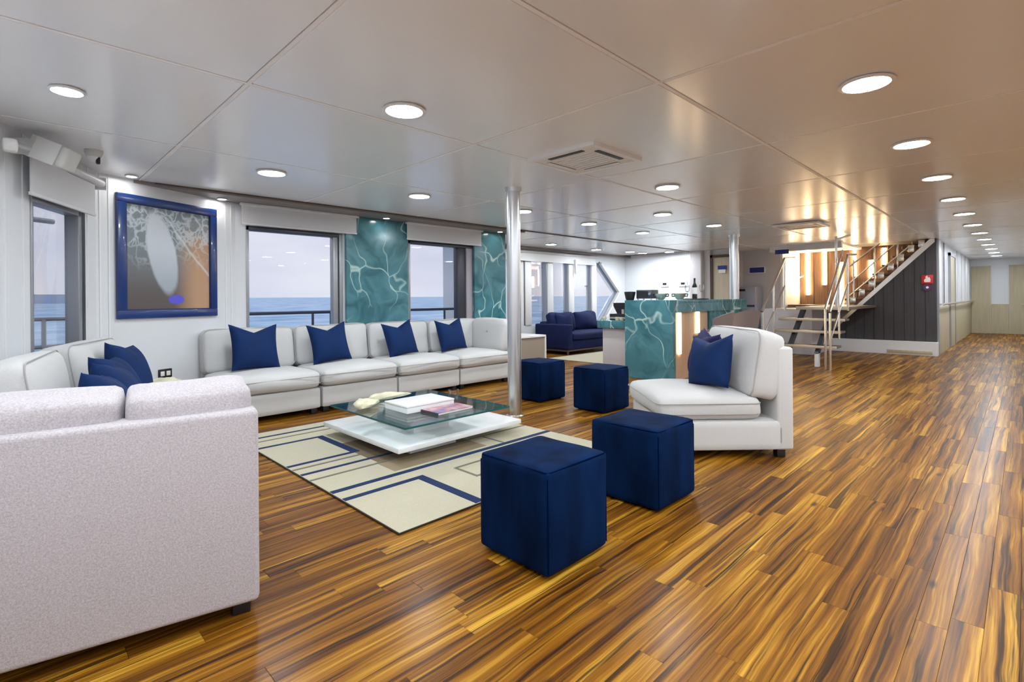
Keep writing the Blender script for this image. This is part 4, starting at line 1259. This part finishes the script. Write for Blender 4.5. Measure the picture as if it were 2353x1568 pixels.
# bar stools
def stool(label, x, y, rz):
    t = thing('bar_stool', label, 'stool', (x, y, 0), rz, 'bar stools')
    g = G(); g.cushion(-.22, .22, -.21, .20, .60, .68, r=.03, puff=.015, front=.01, n=8); part('seat', g, M_stool, t)
    V = []; F = []; nu, nv = 14, 6
    for sd in (0, 1):
        for i in range(nu + 1):
            a = R(-75 + 150 * i / nu)
            for j in range(nv + 1):
                v_ = j / nv
                hgt = .30 * (math.cos(a * .75) ** .6)
                rr = .225 + .05 * v_ - .022 * sd
                V.append((rr * math.sin(a), -rr * math.cos(a) * .95, .66 + hgt * v_))
    o_ = (nu + 1) * (nv + 1)
    for sd in (0, 1):
        for i in range(nu):
            for j in range(nv):
                q = (sd * o_ + i * (nv + 1) + j, sd * o_ + (i + 1) * (nv + 1) + j, sd * o_ + (i + 1) * (nv + 1) + j + 1, sd * o_ + i * (nv + 1) + j + 1)
                F.append(q if sd == 0 else q[::-1])
    for i in range(nu):
        a0 = i * (nv + 1) + nv; a1 = (i + 1) * (nv + 1) + nv
        F.append((a0, a1, o_ + a1, o_ + a0)); F.append((a1 - nv, a0 - nv, o_ + a0 - nv, o_ + a1 - nv))
    for i in (0, nu):
        for j in range(nv):
            k = i * (nv + 1) + j
            F.append((k, k + 1, o_ + k + 1, o_ + k))
    g = G(); g.add(V, F); part('backrest', g, M_stool, t)
    g = G(); g.tube([(-.225, .16, .665), (-.23, -.02, .675), (-.16, -.19, .66), (.16, -.19, .66), (.23, -.02, .675), (.225, .16, .665)], .016, 8); part('seat_frame', g, M_stoolwood, t)
    for sx in (-1, 1):
        for sy_ in (-1, 1):
            g = G(); g.cyl((sx * .17, sy_ * .16, .60), (sx * .22, sy_ * .21, 0), .016, .012, n=8); part('leg', g, M_stoolwood, t)
    g = G(); g.tube([(-.205, -.195, .22), (.205, -.195, .22), (.205, .195, .22), (-.205, .195, .22)], .009, 6, closed=True); part('footrest', g, M_copper, t)
stool('taupe upholstered bar stool with orange wooden frame, nearer one behind the lounge chair', 6.56, 2.88, R(8))
stool('taupe upholstered bar stool farther along the bar', 7.63, 2.94, R(-30))

# grey dispenser cabinet in the lobby
t = thing('dispenser_cabinet', 'tall grey dispenser cabinet against the lobby wall', 'cabinet', (12.22, 4.50, 0))
g = G(); g.box(-.2, .2, -.2, .22, 0, 1.38, b=.01); part('body', g, M_bin, t)
g = G(); g.box(-.206, -.198, -.18, .20, .92, .97); part('band', g, M_alud, t, smooth=False)
g = G(); g.box(-.206, -.198, .02, .20, 1.28, 1.33); part('slot', g, M_black, t, smooth=False)
g = G(); g.box(-.206, -.198, -.18, .20, .05, .55); part('door', g, M_wallgrey, t, smooth=False)

# blue sofa in the far lounge
t = thing('blue_sofa', 'dark blue two seat sofa under the far side windows', 'sofa', (8.03, 6.46, 0))
w, d = 1.95, .92
g = G(); g.box(.02, w - .02, .04, d - .02, .10, .30, b=.03); part('base', g, M_bluesofa, t)
g = G(); g.box(.14, w - .14, d - .20, d, .14, .66, b=.04, seg=3); part('back_frame', g, M_bluesofa, t)
for a in (0, w - .14):
    g = G(); g.box(a, a + .14, 0, d, .12, .62, b=.03, seg=3); part('arm', g, M_bluesofa, t)
g = G(); g.cushion(.145, w - .145, -.02, d - .22, .30, .44, r=.05, puff=.02, front=.01, n=8); part('seat_cushion', g, M_bluesofa, t)
for a, b, k in ((.15, w / 2 - .01, 0), (w / 2 + .01, w - .15, 1)):
    M_ = Matrix.Translation(((a + b) / 2, d - .30, .44)) @ Matrix.Rotation(R(-12), 4, 'X')
    g = G(); g.cushion(-(b - a) / 2, (b - a) / 2, -.09, .09, 0, .40, r=.07, puff=.02, front=.05, n=8, M=M_, wob=.02, seed=60 + k); part('back_cushion', g, M_bluesofa, t)
g = G(); g.box(.04, w - .04, .06, d - .06, .07, .10); part('plinth_rail', g, M_brown, t, smooth=False)
for x in (.07, w - .07):
    for y in (.08, d - .08):
        g = G(); g.cyl((x, y, .08), (x, y, 0), .025, .018, n=10); part('leg', g, M_brown, t)
pillow('small dark blue cushion at the left end of the far blue sofa', (8.42, 6.86, .45), R(-30), 18, .40, .14, mt=M_bluesofa, chop=.08)
g = G(); g.box(7.4, 9.8, 5.15, 6.44, .001, .012, b=.003, seg=1); tag(part('lounge_rug', g, M_rug), 'plain cream rug in front of the far blue sofa', 'rug')
t = thing('side_cabinet', 'low cabinet with white edge and taupe side behind the near column', 'cabinet', (5.45, 5.30, 0))
g = G(); g.box(.02, .56, .02, .50, .0, .555); part('carcass', g, M_taupe, t, smooth=False)
g = G(); g.box(0, .58, 0, .52, .555, .585, b=.003, seg=1); g.box(.558, .58, 0, .022, 0, .555); g.box(0, .022, 0, .022, 0, .555); part('edge_frame', g, M_trimw, t, smooth=False)

# ================================================================== stairs
t = thing('staircase', 'open staircase with steel handrails rising to the right in front of the light strips', 'staircase')
YA, YB = 2.16, 3.16
for k, (x, z) in enumerate(((9.45, .34), (9.72, .57), (9.99, .765))):
    g = G(); g.box(x, x + .30, YA - .02, YB + .02, z - .035, z, b=.004); tr = part('tread', g, M_tread, t)
    g = G(); g.box(x - .012, x + .012, YA - .02, YB + .02, z - .04, z + .004, b=.003); part('nosing', g, M_treadedge, tr)
g = G(); g.box(10.26, 12.58, YA - .02, YB - .2, .915, .965, b=.004); part('landing', g, M_tread, t)
g = G(); g.box(12.7, 13.68, YA - .02, 3.84, .915, .965, b=.004); part('landing', g, M_tread, t)
g = G(); g.box(10.245, 10.27, YA - .02, YB - .2, .91, .97, b=.003); part('nosing', g, M_treadedge, t)
for y in (2.42, 2.86):
    g = G(); g.prism([(9.40, .22), (9.52, .22), (10.4, .90), (10.28, .93)], 'y', y - .03, y + .03); part('stringer', g, M_alud, t, smooth=False)
    g = G(); g.box(9.42, 9.50, y - .03, y + .03, 0, .24); part('stringer_foot', g, M_trimw, t, smooth=False)
# infill boxes below the landing (white lockers)
g = G(); g.box(11.2, 12.4, 2.95, 3.9, 0.002, .90, b=.01); tag(part('locker', g, M_wallgrey), 'white grey locker block standing under the stair landing', 'locker')
# upper flight: towards -y along the charcoal wall
n = 8
for k in range(n):
    u = (k + .6) / n
    y = 2.66 - 1.30 * u; z = min(2.21, 1.00 + 1.36 * u)
    g = G(); g.box(12.70, 13.62, y - .15, y + .15, z - .04, z, b=.004); tr = part('tread', g, M_tread, t)
    g = G(); g.box(12.70, 13.62, y + .138, y + .160, z - .045, z + .004, b=.003); part('nosing', g, M_treadedge, tr)
    g = G(); g.box(12.64, 12.70, y - .05, y + .05, z - .12, z + .02, b=.006); part('tread_bracket', g, M_chrome, tr)
g = G(); g.prism([(2.90, .43), (2.90, .52), (1.29, 2.235), (1.22, 2.235), (1.22, 2.17)], 'x', 12.575, 12.605); part('stringer', g, M_chrome, t, smooth=False)
g = G(); g.prism([(2.90, .50), (2.86, .58), (1.31, 2.235), (1.21, 2.235)], 'x', 12.68, 12.72); part('stringer', g, M_alud, t, smooth=False)
# posts and rails, lower flight
def rail(name, pts, r=.019): 
    g = G(); g.tube(pts, r, 10); part(name, g, M_chrome, t)
for y in (YA, YB):
    rail('post', [(9.15, y, 0.0), (9.15, y, .93)]); 
    rail('handrail', [(9.12, y, .90), (9.15, y, .93), (10.30, y, 1.86), (10.9, y, 1.90)], .022)
    rail('mid_rail', [(9.15, y, .45), (10.30, y, 1.36)], .014)
    rail('post', [(9.70, y, .45), (9.70, y, 1.37)], .016); rail('post', [(10.30, y, .90), (10.30, y, 1.88)])
rail('post', [(9.30, YA + .1, 0.0), (9.30, YA + .1, .95)]); rail('handrail', [(9.30, YA + .1, .95), (10.42, YA + .1, 1.95)], .018)
rail('mid_rail', [(10.30, YB, 1.40), (13.2, YB + .5, 1.62)], .014)
for y, z in ((2.55, .96), (2.18, .96 + .30), (1.80, .96 + .7)):
    rail('post', [(12.66, y, z - .15), (12.66, y, min(2.22, z + .95))], .017)
rail('handrail', [(12.66, 2.62, 1.78), (12.66, 2.10, 2.22)], .02); rail('mid_rail', [(12.66, 2.62, 1.42), (12.66, 1.82, 2.20)], .014)
rail('mid_rail', [(12.66, 2.62, 1.16), (12.66, 1.62, 2.12)], .014)
rail('post', [(10.35, 2.34, .95), (10.35, 2.34, 2.20)], .02); rail('handrail', [(10.35, 2.34, 2.14), (10.5, 2.16, 2.22)], .018)
